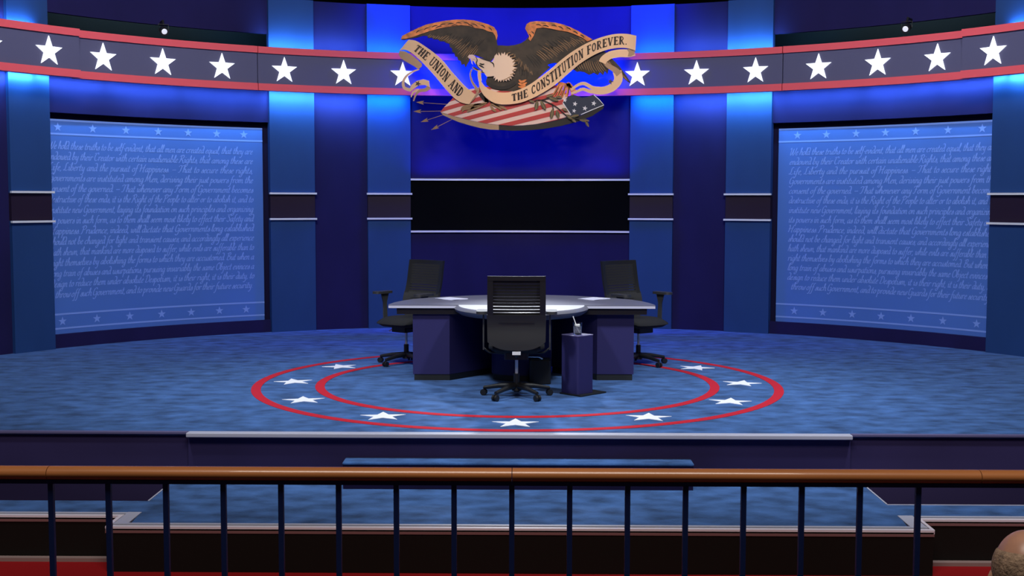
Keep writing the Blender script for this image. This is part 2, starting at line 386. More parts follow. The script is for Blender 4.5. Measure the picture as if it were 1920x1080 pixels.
# screen
sx, sy, _ = cp(0, RW, 0)
t = empty('display_screen', (0, sy, 1.349), 0, 'wide black glossy screen with silver edges in the centre bay', 'screen')
mb = MB(); arc(mb, -12.8, 12.8, RW+0.008, RW+0.05, 1.325, 2.095)
mb.v = [(v[0], v[1]-sy, v[2]-1.349) for v in mb.v]; obj('screen_glass', mb, 'screen', t, smooth=True)
for z in (2.078, 1.349):
    mb = MB(); arc(mb, -12.84, 12.84, RW-0.035, RW-0.002, z-0.013, z+0.013)
    mb.v = [(v[0], v[1]-sy, v[2]-1.349) for v in mb.v]; o = obj('silver_strip', mb, 'tube', t, smooth=True)

# ------------------------------------------------------------------ stroke lettering
def smooth_line(p, sub=3):
    if len(p) < 3: return p
    out = []
    for i in range(len(p)-1):
        p0 = p[max(i-1, 0)]; p1 = p[i]; p2 = p[i+1]; p3 = p[min(i+2, len(p)-1)]
        for j in range(sub):
            t = j/sub
            out.append(tuple(0.5*((2*p1[k]) + (-p0[k]+p2[k])*t + (2*p0[k]-5*p1[k]+4*p2[k]-p3[k])*t*t + (-p0[k]+3*p1[k]-3*p2[k]+p3[k])*t**3) for k in (0, 1)))
    out.append(p[-1]); return out
def strip(line, wf):                                         # -> left/right point lists
    L, Rr = [], []
    k = len(line)
    for i, p in enumerate(line):
        a = line[max(i-1, 0)]; b = line[min(i+1, k-1)]
        dx, dy = b[0]-a[0], b[1]-a[1]; d = math.hypot(dx, dy) or 1e-6; dx /= d; dy /= d
        h = wf(dx, dy)/2
        L.append((p[0]-dy*h, p[1]+dx*h)); Rr.append((p[0]+dy*h, p[1]-dx*h))
    return L, Rr
SCRIPT = {  # x-height 5, ascender 10, descender -5
'a':(5,"4,4.4 2.6,5 .6,3.4 .3,1 1.5,0 3,1.4 4,4.6|4,4.8 3.7,1.2 4.3,0 5.2,.8"),
'b':(4.8,"0,1 1.2,6 1.8,9.6 1,10 .8,6 .7,1.2 1.8,0 3.6,1.4 3.8,4 2.4,4.8 .9,3"),
'c':(4,"3.4,4 2.4,5 .7,3.6 .3,1.2 1.6,0 3.6,1"),
'd':(5,"3.8,4.2 2.5,4.8 .6,3.4 .3,1 1.5,0 3.2,1.6 4,5 3.4,9 1.6,10 0,9.2|3.7,4 3.8,1 4.4,0 5.2,.8"),
'e':(4,".6,2.4 2.6,3 3.2,4.4 2.2,5 .8,3.6 .4,1.2 1.6,0 3.6,1.1"),
'f':(3.6,"-1.4,-4.2 -.4,-5 .8,-3 1.6,3 2.2,8.4 3.4,10 4.4,9.4|.2,4.6 3.4,4.8"),
'g':(5,"4,4.4 2.6,5 .6,3.6 .4,1.2 1.6,0 3.2,1.4 4,4.8 3.6,-2 2.4,-4.8 .6,-4.6 0,-3.2 2.4,-1.4 5,.4"),
'h':(5,"0,1 1.6,6 2,9.4 1.2,10 .8,6 .5,0|.7,2.6 2.2,4.8 3.6,4.6 3.6,1.2 4.2,0 5.2,.8"),
'i':(2.6,"0,3.8 1,5 1,1.2 1.6,0 2.8,.9|1.4,7 1.6,7.6"),
'j':(2.6,".6,4 1.4,5 1.2,-2 .2,-4.8 -1.4,-4.4|1.8,7 2,7.6"),
'k':(4.8,"0,1 1.6,6 2,9.4 1.2,10 .8,6 .5,0|3.6,4.8 .8,2.4 2.6,1.8 3.8,0 4.8,.8"),
'l':(2.6,"0,1 1.8,6 2.2,9.4 1.3,10 .8,6 .8,1.2 1.6,0 2.8,.9"),
'm':(7.6,"0,4 .8,5 .6,0|.7,2.6 2,4.8 3.2,4.6 3,0|3.1,2.6 4.6,4.8 5.8,4.6 5.8,1.2 6.6,0 7.7,.8"),
'n':(5,"0,4 .8,5 .6,0|.7,2.6 2.2,4.8 3.6,4.6 3.4,1.2 4.1,0 5.2,.8"),
'o':(4.4,"2.2,5 .6,3.6 .3,1.4 1.7,0 3.5,1.4 3.7,3.6 2.2,5 4.4,4.2"),
'p':(4.8,"0,4 1,5.4 .4,-5|.8,2.8 2.2,4.9 3.8,3.8 3.6,1.2 2,0 .8,.8"),
'q':(5,"4,4.4 2.6,5 .6,3.6 .4,1.2 1.6,0 3.2,1.4 4,4.8 3.2,-5 4.6,-3.4"),
'r':(3.8,"0,3.8 1,5 .7,0|.8,2.8 1.9,4.8 3.4,4.8 3.6,4"),
's':(3.6,"0,.6 1.6,3 2.2,5 3.2,2 2.2,0 .4,.4|2.6,.2 3.8,1"),
't':(3.2,"1.8,8 .8,1.4 1.5,0 3.2,.9|-.2,5 3,5.2"),
'u':(5,"0,3.8 1,5 .6,1.4 1.6,0 3.2,1.4 4,5 3.7,1.2 4.3,0 5.2,.8"),
'v':(4.4,"0,4 1,5 1.2,1 1.9,0 3.6,2 3.8,5 4.6,4.4"),
'w':(6.4,"0,4 1,5 .8,1.2 1.7,0 3,1.6 3.4,4.4 3.2,1.2 4.2,0 5.6,2 5.6,5 6.6,4.4"),
'x':(4.2,"0,4.4 1.2,5 2.8,.2 4.2,.8|3.8,5 .2,0"),
'y':(5,"0,3.8 1,5 .8,1.4 1.8,0 3.4,1.6 4,5 3.4,-2.4 1.8,-5 .2,-4"),
'z':(4,".4,4.4 3.6,4.8 .2,.2 3.8,.6"),
'W':(10,"-.6,8 1,10 1.6,6 1.2,1 2.4,0 4.6,5 5.4,9 5.2,1 6.6,0 9,5 10,10"),
'C':(6,"5.4,8 4.8,10 2,9 .4,5 .8,1.2 3,0 5.8,1.8|-.6,8.6 1,10"),
'R':(7.4,"2,10 1.4,5 0,0 -1,.4|-.8,8 1.6,10 5,10 5.8,7.8 4,5.6 1.8,5.4 4.6,3 5.6,.4 7.6,-1"),
'L':(6.4,"4.8,9.2 3.6,10 2.2,8 2,3 .4,.2 -.6,.8 1,1 3.6,0 6.2,1.4"),
'H':(8,"-.6,8.6 .8,10 1.2,5 .2,0|7,10 5.6,6 5,0 6.4,.2|-.4,4.6 7,5.8"),
'T':(6.4,"-.6,7.6 1,9.6 4,9 7.2,10|3.8,9.2 3,4 1.6,.2 -.4,.6"),
'G':(7,"5.6,8 4.6,10 1.8,9 .4,5 .8,1.4 3,0.4 5.4,2.6 5.8,5 3.4,4.6|5.8,4.6 5.4,-2 3.4,-4.4 1,-3"),
'M':(9.4,"-.8,1 .6,1.4 1.8,10 3.4,1 6,9.8 6.8,2 8,0 9.4,1"),
'F':(6,"-.6,7.8 1,9.8 3.6,9.2 6.4,10|3.2,9.4 2.6,4 1.4,0 -.4,.8|1.4,5 4.6,5.4"),
'S':(6,"5.2,8.2 4.4,10 2.2,9.2 2,7 4.6,4 4.2,1 2,0 -.2,1.4|-.4,9 1,10"),
'P':(6.4,"2,10 1.4,5 .2,0 -1,.2|-.8,8 1.6,10 4.8,10 5.8,7.6 4,5.2 1.6,5.2"),
'B':(6.6,"2,10 1.4,5 .4,0|-.6,8.4 1.8,10 4.6,10 5,7.2 1.8,5.4 5.2,4.6 5.4,1.4 3,0 .2,.6"),
'O':(7,"3.4,10 1,8 .2,4 1.2,.8 3.6,0 6,2.2 6.4,6 5,9.4 3,9.6 2.4,8"),
'D':(7,"2,9.6 1.4,5 .6,.4|-.6,8 1.6,10 4.6,9.6 6.4,6 5.6,2 3,.2 -.2,.6"),
'-':(2.4,".2,3 2,3.2"), '~':(7,".6,3.2 6.2,3.4"), ',':(1.8,".8,.6 .9,0 .2,-1.4"), '.':(1.6,".6,.2 .9,.7"), ';':(1.8,".8,.6 .9,0 .2,-1.4|1.2,4 1.4,4.5"),
' ':(2.4,"")}
GL = {}
for ch, (wd, s) in SCRIPT.items():
    GL[ch] = (wd, [smooth_line([tuple(map(float, q.split(','))) for q in st_.split()], 2) for st_ in s.split('|') if st_])
TEXT = """We hold these truths to be self-evident, that all men are created equal, that they are
endowed by their Creator with certain unalienable Rights, that among these are
Life, Liberty and the pursuit of Happiness. ~ That to secure these rights,
Governments are instituted among Men, deriving their just powers from the
consent of the governed. ~ That whenever any Form of Government becomes
destructive of these ends, it is the Right of the People to alter or to abolish it, and to
institute new Government, laying its foundation on such principles and organizing
its powers in such form, as to them shall seem most likely to effect their Safety and
Happiness. Prudence, indeed, will dictate that Governments long established
should not be changed for light and transient causes; and accordingly all experience
hath shewn, that mankind are more disposed to suffer, while evils are sufferable than to
right themselves by abolishing the forms to which they are accustomed. But when a
long train of abuses and usurpations, pursuing invariably the same Object evinces a
design to reduce them under absolute Despotism, it is their right, it is their duty, to
throw off such Government, and to provide new Guards for their future security.""".split('\n')

# printed panels
RPAN = 6.975
def printed_panel(sgn, side):
    # arc coordinate s runs left to right as read from the stage
    a_in, a_out = 29.75, 54.6
    am = sgn*42; x0, y0, _ = cp(am, RPAN, 0)
    t = empty('printed_panel', (x0, y0, 0.165), 0,
              'blue panel of pale script text and star borders on the %s of the stage' % side, 'panel', None)
    def loc(mb): mb.v = [(v[0]-x0, v[1]-y0, v[2]-0.165) for v in mb.v]; return mb
    mb = MB(); arc(mb, sgn*a_in, sgn*a_out, RPAN, RPAN+0.03, 0.166, 2.752)
    obj('panel_board', loc(mb), 'panel', t, smooth=True)
    def P(a, z, off=0.003): return cp(a, RPAN-off, z)
    for zt, nm in ((2.738, 1), (2.575, 1), (0.405, 1), (0.232, 1)):
        mb = MB(); n = 26
        vs = []
        for i in range(n+1):
            a = sgn*a_in + (sgn*54.4-sgn*a_in)*i/n
            vs += [P(a, zt-0.011), P(a, zt+0.011)]
        mb.add(vs, [(2*i, 2*i+1, 2*i+3, 2*i+2) for i in range(n)])
        flat('border_line', loc(mb), 'print', t)
    # border stars
    base = (-52.45, -48.65, -45.0, -41.43, -38.1, -34.9, -31.85) if sgn < 0 else (31.85, 35.1, 38.4, 41.65, 44.97, 48.5, 52.2)
    for k, a in enumerate(base):
        for z in (2.655, 0.318):
            pts = star_pts(0.058, 0, 0.40)
            mb = MB(); vs = [P(a, z)] + [P(a+math.degrees(x/RPAN), z+y) for x, y in pts]
            mb.add(vs, [(0, 1+i, 1+(i+1) % 10) for i in range(10)])
            flat('border_star', loc(mb), 'print', t)
    # text
    a_start = -53.6 if sgn < 0 else 31.0
    width = R(22.7)*RPAN
    U = 0.0103                                              # one glyph unit in metres
    ztop = 2.395; pitch = 0.1277
    mb = MB()
    for li, line in enumerate(TEXT):
        nat = sum(GL[c][0]+0.25 for c in line if c != ' ')*U*0.86
        ns = line.count(' ')
        gap = (width - nat)/ns
        x = 0.0
        sc = 1.0
        if gap < 0.022: sc = (width-0.022*ns)/nat; gap = 0.022
        if gap > 0.075: sc = min(1.12, (width-0.06*ns)/nat); gap = (width-nat*sc)/ns
        zb = ztop - pitch*li
        if li == 14: x = 0.05; gap = (width-nat*sc-0.07)/ns
        for c in line:
            if c == ' ': x += gap; continue
            wd, strokes = GL[c]
            for sl in strokes:
                L, Rr = strip(sl, lambda dx, dy: 0.62+0.85*abs(dy*0.9-dx*0.35))
                vs = []
                for l, r_ in zip(L, Rr):
                    for q in (l, r_):
                        gx = x + (q[0]*0.86*sc + q[1]*0.24)*U; gz = zb + q[1]*U*0.92
                        a = a_start + math.degrees(gx/RPAN)
                        a = max(min(a, 54.5), -54.5)
                        vs.append(P(a, gz))
                mb.add(vs, [(2*i, 2*i+1, 2*i+3, 2*i+2) for i in range(len(sl)-1)])
            x += (wd+0.25)*U*0.86*sc
    o = flat('script_lettering', loc(mb), 'print', t)
    return t
printed_panel(-1, 'left')
printed_panel(1, 'right')

# ------------------------------------------------------------------ star band
YB, RB = 10.222, 6.822
ZB0, ZB1 = 3.219, 3.786
def band(a0, a1, dr, stars, label, dz=0.0, led=True):
    am = (a0+a1)/2; x0, y0, _ = cp(am, RB, 0, YB)
    t = empty('star_band', (x0, y0, ZB0), 0, label, 'band', 'sections of the curved star band')
    def loc(mb): mb.v = [(v[0]-x0, v[1]-y0, v[2]-ZB0) for v in mb.v]; return mb
    r = RB-dr
    mb = MB(); arc(mb, a0, a1, r, r+0.06, ZB0+0.09, ZB1-0.085, YB); obj('slate_face', loc(mb), 'slate', t, smooth=True)
    mb = MB(); arc(mb, a0, a1, r-0.022, r+0.075, ZB1-0.085, ZB1, YB); o = obj('red_rail', loc(mb), 'red', t, smooth=True)
    mb = MB(); arc(mb, a0, a1, r-0.022, r+0.075, ZB0, ZB0+0.09, YB); o = obj('red_rail', loc(mb), 'red', t, smooth=True)
    for a in stars:
        mb = MB()
        pts = star_pts(0.177, 0, 0.40)
        zc = (ZB0+ZB1)/2 - 0.012
        fr = [cp(a+math.degrees(x/r), r-0.016, zc+y, YB) for x, y in pts]; bk = [cp(a+math.degrees(x/r), r+0.01, zc+y, YB) for x, y in pts]
        c0 = cp(a, r-0.016, zc, YB)
        mb.add([c0]+fr+bk, [(0, 1+i, 1+(i+1) % 10) for i in range(10)] + [(1+i, 11+i, 11+(i+1) % 10, 1+(i+1) % 10) for i in range(10)])
        o = obj('star', loc(mb), 'star', t); o['label'] = 'glowing white five pointed star'
    # brackets to the columns behind
    for c0_, c1_, _l in COLS:
        ac = (c0_+c1_)/2
        if min(a0, a1) < ac < max(a0, a1):
            mb = MB(); p = Vector(cp(ac, r+0.07, 3.5, YB)); q = Vector(cp(ac, RP+0.002, 3.5))
            mb.tube([p, q], 0.02); obj('mounting_bracket', loc(mb), 'black', t)
    return t
band(-30.1, 30.0, 0.0, [-27.13, -20.38, -13.59, 13.51, 20.29, 27.0], 'middle section of the star band, passing behind the eagle emblem')
band(-50.4, -30.22, 0.012, [-47.35, -40.80, -34.20], 'left section of the star band with three white stars')
band(30.14, 50.3, 0.012, [34.11, 40.67, 47.18], 'right section of the star band with three white stars')
band(-66, -50.42, 0.115, [-60.3, -53.78], 'far left end section of the star band')
band(50.32, 66, 0.115, [53.75, 60.3], 'far right end section of the star band')

# LED strips on the back of the band (light only, hidden behind it)
SKY = (0.16, 0.52, 1.0)
def led(a0, a1, top, power, color, rr):
    am = (a0+a1)/2
    ln = 2*RB*math.sin(R(abs(a1-a0)/2))
    x, y, _ = cp(am, rr, 0, YB)
    z = ZB1-0.03 if top else ZB0+0.03
    d = bpy.data.lights.new('band_led', 'AREA'); d.shape = 'RECTANGLE'; d.size = ln; d.size_y = 0.03; d.energy = power*ln; d.color = color; d.spread = R(105)
    o = bpy.data.objects.new('band_led', d); COL.objects.link(o); o.location = (x, y, z)
    a = R(am)
    tgt = Vector((x, y, z)) + Vector((math.sin(a)*1.0, math.cos(a)*1.0, 1.0 if top else -1.0))
    dirv = (tgt-Vector((x, y, z))).normalized()
    zax = -dirv; xax = Vector((math.cos(a), -math.sin(a), 0)); yax = zax.cross(xax)
    o.rotation_euler = Matrix((xax, yax, zax)).transposed().to_euler()
for a0, a1 in ((-66, -58.3), (-58.2, -53.8), (-53.7, -46), (-46, -38), (-38, -29.3), (-29.1, -24), (-24, -17.9), (-17.8, -12.9)):
    for sg in (-1, 1):
        b0, b1 = (a0, a1) if sg < 0 else (-a1, -a0)
        inner = abs((a0+a1)/2) < 20
        led(b0, b1, False, 9.5 if -53.8 < a0 < -29.2 else 15.0, SKY if not inner else (0.03, 0.30, 1.0), RB+0.13)
        if not (-53.8 < a0 < -29.2): led(b0, b1, True, 9.0, SKY if not inner else (0.03, 0.30, 1.0), RB+0.13)

# small spotlights in the slot above the band
def slot_light(x, y, z, rz, label):
    t = empty('spotlight', (x, y, z), rz, label, 'spotlight')
    mb = MB(); mb.tube([(0, 0.05, 0.02), (0, -0.06, -0.02)], [0.048, 0.055], 16); obj('lamp_can', mb, 'black', t, smooth=True)
    mb = MB(); mb.tube([(0, -0.055, -0.018), (0, -0.064, -0.022)], [0.040, 0.030], 16); o = obj('lens', mb, 'lens', t, smooth=True); o['label'] = 'bright white lens'
    mb = MB(); mb.tube([(-0.062, 0, 0), (-0.062, 0.02, 0.08), (0.062, 0.02, 0.08), (0.062, 0, 0)], 0.007); obj('yoke', mb, 'black', t)
    mb = MB(); mb.tube([(0, 0.02, 0.08), (0.0, 0.05, 0.13), (0.0, 0.245, 0.13)], 0.014); obj('clamp_arm', mb, 'black', t)
M['lens'] = mat('lit_lens', (0.9, 0.9, 0.95, 1), 0.3, emit=((0.85, 0.9, 1, 1), 0.35))
slot_light(-4.45, 15.45, 3.895, R(25), 'small black spotlight above the left star band')
slot_light(4.72, 15.19, 3.895, R(-30), 'small black spotlight above the right star band')

# ================================================================== EAGLE EMBLEM
EX, EY, EZ = -0.0332, 16.55, 3.485
emb = empty('eagle_emblem', (EX, EY, EZ), 0, 'painted cut-out eagle emblem with lettered banner and striped shield above the screen', 'emblem')
KX, KZ = 0.0017855, 0.0017632
def e(u, v): return ((u-920)*KX, (468-v)*KZ)
def epoly(name, pts, d, m, thick=0.02, parent=None, mi_obj=None):
    mb = MB(); mb.plate([e(*p) for p in pts], -d, -d+thick)
    return obj(name, mb, m, parent or emb)
def eribbons(name, lines, wf, d, m, parent=None, thick=0.006, sm=True):
    mb = MB()
    for ln in lines:
        ln = smooth_line([(float(a), float(b)) for a, b in ln], 4) if sm else ln
        nn = len(ln)
        L, Rr = [], []
        for i, p in enumerate(ln):
            a = ln[max(i-1, 0)]; b = ln[min(i+1, nn-1)]
            dx, dy = b[0]-a[0], b[1]-a[1]; q = math.hypot(dx, dy) or 1e-6
            h = wf(i/(nn-1))/2
            L.append(e(p[0]-dy/q*h, p[1]+dx/q*h)); Rr.append(e(p[0]+dy/q*h, p[1]-dx/q*h))
        vs = []
        for l, r_ in zip(L, Rr): vs += [(l[0], -d, l[1]), (r_[0], -d, r_[1]), (l[0], -d+thick, l[1]), (r_[0], -d+thick, r_[1])]
        fs = []
        for i in range(nn-1):
            b = i*4; fs += [(b, b+1, b+5, b+4), (b+2, b+6, b+7, b+3), (b, b+4, b+6, b+2), (b+1, b+3, b+7, b+5)]
        fs += [(0, 2, 3, 1), ((nn-1)*4, (nn-1)*4+1, (nn-1)*4+3, (nn-1)*4+2)]
        mb.add(vs, fs)
    return obj(name, mb, m, parent or emb)
taper = lambda w: (lambda t: w*(0.35+1.3*math.sin(PI*min(max(t, 0.02), 0.98))**0.8*0.6))
# --- shield
shield = [(342,760),(372,722),(405,690),(440,650),(480,622),(560,590),(700,570),(900,600),(1100,560),(1230,560),(1262,600),(1300,640),(1262,690),(1290,735),(1322,783),(1240,815),(1150,836),(1050,853),(960,862),(870,864),(780,858),(690,848),(600,832),(520,812),(450,795),(395,778)]
def clip(poly, a, b, c, keep):                               # half-plane a*x+b*y+c >= 0
    out = []
    for i in range(len(poly)):
        p, q = poly[i], poly[(i+1) % len(poly)]
        fp, fq = (a*p[0]+b*p[1]+c)*keep, (a*q[0]+b*q[1]+c)*keep
        if fp >= 0: out.append(p)
        if (fp >= 0) != (fq >= 0):
            t = fp/(fp-fq); out.append((p[0]+(q[0]-p[0])*t, p[1]+(q[1]-p[1])*t))
    return out
sh = epoly('shield', shield, 0.03, 'e_white', 0.05)
mb = MB()
for k in range(-3, 9):                                       # red stripes fan out from the left tip
    def lim(j):                                              # line through fan point
        ang = math.atan2(0.335 - 0.012*j, 1)
        return math.sin(ang), math.cos(ang), -(math.sin(ang)*342 + math.cos(ang)*(560+58*j))
    a1, b1, c1 = lim(k); a2, b2, c2 = lim(k+0.5)
    pl = clip(clip(shield, a1, b1, c1, 1), a2, b2, c2, -1)
    if len(pl) >= 3: mb.plate([e(*p) for p in pl], -0.034, -0.029)
o = obj('red_stripes', mb, 'e_red', sh); o['label'] = 'red diagonal stripes of the shield'
rim = [(342,762),(395,780),(450,797),(520,814),(600,834),(690,850),(780,860),(780,896),(720,894),(640,882),(560,862),(480,838),(410,808),(360,785)]
epoly('shield_rim', rim, 0.028, 'e_rim', 0.05, sh)
rim2 = [(780,858),(870,866),(960,864),(1050,855),(1150,838),(1240,817),(1322,785),(1395,787),(1568,706),(1562,735),(1480,790),(1380,830),(1250,865),(1120,888),(1000,899),(880,902),(780,896)]
epoly('shield_rim', rim2, 0.026, 'e_dark', 0.05, sh)
canton = [(1258,690),(1290,655),(1330,628),(1365,640),(1400,652),(1440,648),(1490,630),(1530,665),(1570,708),(1480,745),(1395,784),(1322,783),(1290,740)]
ca = epoly('shield_field', canton, 0.036, 'e_navy', 0.03, sh)
eribbons('field_border', [[(1490,632),(1530,667),(1566,708),(1480,743),(1395,780)], [(1258,690),(1290,738),(1320,782)]], lambda t: 6, 0.040, 'e_star', ca, sm=False)
for (u, v, r_) in ((1350,700,19),(1424,733,20),(1490,696,20),(1343,752,17),(1274,672,18)):
    mb = MB(); mb.plate([(e(u, v)[0]+x*KX, e(u, v)[1]+y*KX) for x, y in star_pts(r_, 0.2, 0.42)], -0.042, -0.034); obj('field_star', mb, 'e_star', ca)
# --- arrows
for (hu, hv, tu, tv) in ((190,690,520,712),(170,757,470,752),(222,828,470,748),(300,882,500,780)):
    ln = math.hypot(tu-hu, tv-hv); dx, dy = (tu-hu)/ln, (tv-hv)/ln
    ar = eribbons('arrow', [[(hu+dx*18, hv+dy*18), (tu, tv)]], lambda t: 4, 0.02, 'e_tan', sm=False)
    P2 = lambda s, n_: (hu+dx*s-dy*n_, hv+dy*s+dx*n_)
    epoly('arrow_head', [P2(-32, 0), P2(0, 9), P2(28, 15), P2(16, 0), P2(28, -15), P2(0, -9)], 0.024, 'e_tan', 0.01, ar)
# --- body and wings
wr = [(760,262),(800,262),(850,265),(900,258),(945,245),(980,222),(1005,192),(990,165),(975,135),(985,105),(1010,88),(1060,82),(1130,85),(1200,93),(1260,107),(1320,130),(1370,155),(1420,185),(1470,215),(1530,265),(1590,330),(1650,385),(1690,430),(1725,480),(1768,545),(1745,532),(1712,505),(1680,460),(1640,420),(1612,405),(1600,440),(1592,478),(1572,452),(1560,486),(1535,462),(1520,485),(1490,466),(1455,483),(1420,462),(1385,455),(1365,460),(1320,430),(1250,400),(1195,392),(1150,402),(1145,410),(1165,425),(1130,455),(1060,520),(980,580),(900,606),(800,604),(730,588),(692,560),(680,530),(700,480),(735,375),(750,340),(760,300)]
body = epoly('body', wr, 0.035, 'e_brown', 0.03); body['label'] = 'dark brown breast and right wing'
wl = [(48,217),(58,192),(110,165),(180,132),(240,107),(310,92),(380,79),(450,71),(520,70),(590,76),(650,91),(700,106),(742,126),(764,156),(771,190),(764,230),(770,262),(762,300),(750,345),(725,378),(690,372),(650,352),(600,335),(570,330),(560,345),(562,375),(548,395),(530,430),(520,400),(500,408),(492,378),(474,372),(468,348),(452,345),(448,318),(432,312),(430,285),(414,275),(410,250),(385,243),(370,232),(340,232),(325,218),(292,217),(280,205),(250,208),(246,192),(215,190),(160,205),(110,214),(70,222)]
wing = epoly('wing', wl, 0.045, 'e_brown', 0.035); wing['label'] = 'raised left wing, dark brown'
epoly('wing_edge', [(48,217),(58,192),(110,165),(180,132),(240,107),(310,92),(380,79),(450,71),(520,70),(590,76),(650,91),(700,106),(742,126),(764,156),(771,190),(762,226),(752,190),(735,166),(700,158),(660,140),(610,135),(560,118),(500,112),(440,120),(380,128),(320,140),(260,158),(200,178),(140,200),(90,212)], 0.053, 'e_orange', 0.03, wing)
epoly('wing_edge', [(1005,192),(990,165),(975,135),(985,105),(1010,88),(1060,82),(1130,85),(1200,93),(1260,107),(1320,130),(1370,155),(1420,185),(1478,218),(1440,232),(1400,205),(1340,178),(1290,160),(1230,152),(1170,138),(1110,130),(1060,135),(1050,160),(1040,190),(1025,215),(1015,230),(1000,215)], 0.050, 'e_orange', 0.03, body)
# dark braided marks on the orange edges
def scallops(pts, wd, depth, parent, m='e_dark', n=None):
    lines = []
    for (u, v, ang, ln) in pts:
        c, s_ = math.cos(R(ang)), math.sin(R(ang))
        lines.append([(u-c*ln/2, v-s_*ln/2), (u+s_*5, v-c*5), (u+c*ln/2, v+s_*ln/2)])
    return eribbons('feather_marks', lines, taper(wd), depth, m, parent)
scallops([(180,160,-30,40),(240,140,-25,44),(300,122,-20,44),(360,110,-15,44),(420,104,-8,44),(480,98,0,44),(540,100,18,44),(600,112,25,44),(660,122,30,40),(715,142,42,34),(330,128,-20,50),(450,115,-5,46),(570,118,22,40)], 6, 0.056, wing)
scallops([(1075,112,10,40),(1130,120,14,44),(1190,118,10,40),(1240,132,30,44),(1300,140,28,40),(1350,168,30,40),(1400,195,35,36),(1010,190,60,28),(1030,170,50,26)], 7, 0.053, body)
scallops([(200,150,-28,36),(270,126,-22,40),(395,96,-10,40),(510,86,4,40),(630,108,26,36),(1040,100,-10,36),(1110,100,5,40),(1180,104,12,36),(1280,124,26,36)], 5, 0.0565, wing, 'e_tan')
# feather lines of the wings
def fan(anchor_pts, tip_pts, n, bend, wd, d, parent, m, jit=12, t0=0.55, t1=0.97):
    lines = []
    for i in range(n):
        f = i/(n-1)
        def on(P):
            k = f*(len(P)-1); j = min(int(k), len(P)-2); q = k-j
            return (P[j][0]+(P[j+1][0]-P[j][0])*q, P[j][1]+(P[j+1][1]-P[j][1])*q)
        a, b = on(anchor_pts), on(tip_pts)
        s0 = t0+random.uniform(-.16, .16); s1 = t1+random.uniform(-.14, .0)
        p0 = (a[0]+(b[0]-a[0])*s0, a[1]+(b[1]-a[1])*s0); p1 = (a[0]+(b[0]-a[0])*s1, a[1]+(b[1]-a[1])*s1)
        mid = ((p0[0]+p1[0])/2+bend[0]+random.uniform(-jit, jit)*.4, (p0[1]+p1[1])/2+bend[1])
        lines.append([p0, mid, p1])
    return eribbons('feather_lines', lines, taper(wd), d, m, parent)
fan([(700,180),(640,170),(560,160),(420,150),(300,160)], [(545,400),(470,350),(410,260),(330,225),(240,200)], 26, (-4, 5), 4, 0.050, wing, 'e_tan')
fan([(700,180),(640,170),(560,160),(420,150)], [(560,360),(500,330),(460,270),(380,200)], 16, (-4, 4), 4, 0.050, wing, 'e_dark', t0=0.35, t1=0.8)
fan([(1010,280),(1060,200),(1200,170),(1330,180)], [(1150,400),(1260,340),(1340,290),(1440,240)], 22, (4, -3), 4, 0.040, body, 'e_tan', t0=0.45, t1=0.95)
fan([(960,300),(1000,260),(1100,180),(1240,170)], [(1080,470),(1160,380),(1240,300),(1340,240)], 18, (4, -3), 5, 0.040, body, 'e_dark', t0=0.3, t1=0.85)
fan([(1330,330),(1400,320),(1450,320),(1480,300)], [(1385,452),(1455,476),(1530,478),(1592,470)], 12, (-3, 3), 4.5, 0.040, body, 'e_tan', t0=0.35)
fan([(1520,300),(1560,330)], [(1735,525),(1765,542)], 4, (-3, 3), 5, 0.040, body, 'e_tan', t0=0.2)
fan([(900,280),(960,300),(1000,360)], [(900,380),(960,470),(1040,520)], 10, (2, 2), 4, 0.040, body, 'e_tan', t0=0.6, t1=0.9)
fan([(940,360),(980,420)], [(930,520),(1010,540)], 6, (3, 0), 5, 0.040, body, 'e_dark', t0=0.2, t1=0.8)
# tail feathers and legs
tail = eribbons('tail_feather', [[(1240,535),(1215,590),(1185,640)], [(1262,540),(1240,600),(1215,655)], [(1285,545),(1268,605),(1250,650)], [(1300,555),(1295,610),(1285,645)], [(1290,540),(1320,590),(1330,635)], [(1300,545),(1340,590),(1355,625)]], lambda t: 26*(1-.35*t), 0.040, 'e_orange', body)
eribbons('feather_marks', [[(1232,560),(1205,612),(1185,638)], [(1255,560),(1232,615),(1215,648)], [(1280,560),(1262,612),(1250,645)], [(1302,562),(1300,612),(1296,640)]], taper(5), 0.048, 'e_dark', tail)
eribbons('leg', [[(660,590),(680,640),(690,690)], [(700,610),(715,650),(730,695)], [(640,620),(668,660),(700,692)]], lambda t: 34*(1-.3*t), 0.042, 'e_dark', body)
tal = eribbons('talon', [[(690,690),(640,705),(600,712),(570,742)], [(680,700),(620,728),(575,745),(540,760)], [(650,700),(570,712),(520,722),(495,745)], [(620,720),(560,735),(520,740),(505,762)], [(720,700),(770,722),(800,748)], [(740,700),(800,722),(840,745)], [(715,705),(735,740),(760,758)]], taper(17), 0.046, 'e_tan', body)
eribbons('tuft', [[(930,520),(950,535),(985,520)], [(925,545),(955,555),(990,540)], [(925,570),(955,575),(980,560)]], taper(16), 0.046, 'e_orange', body)
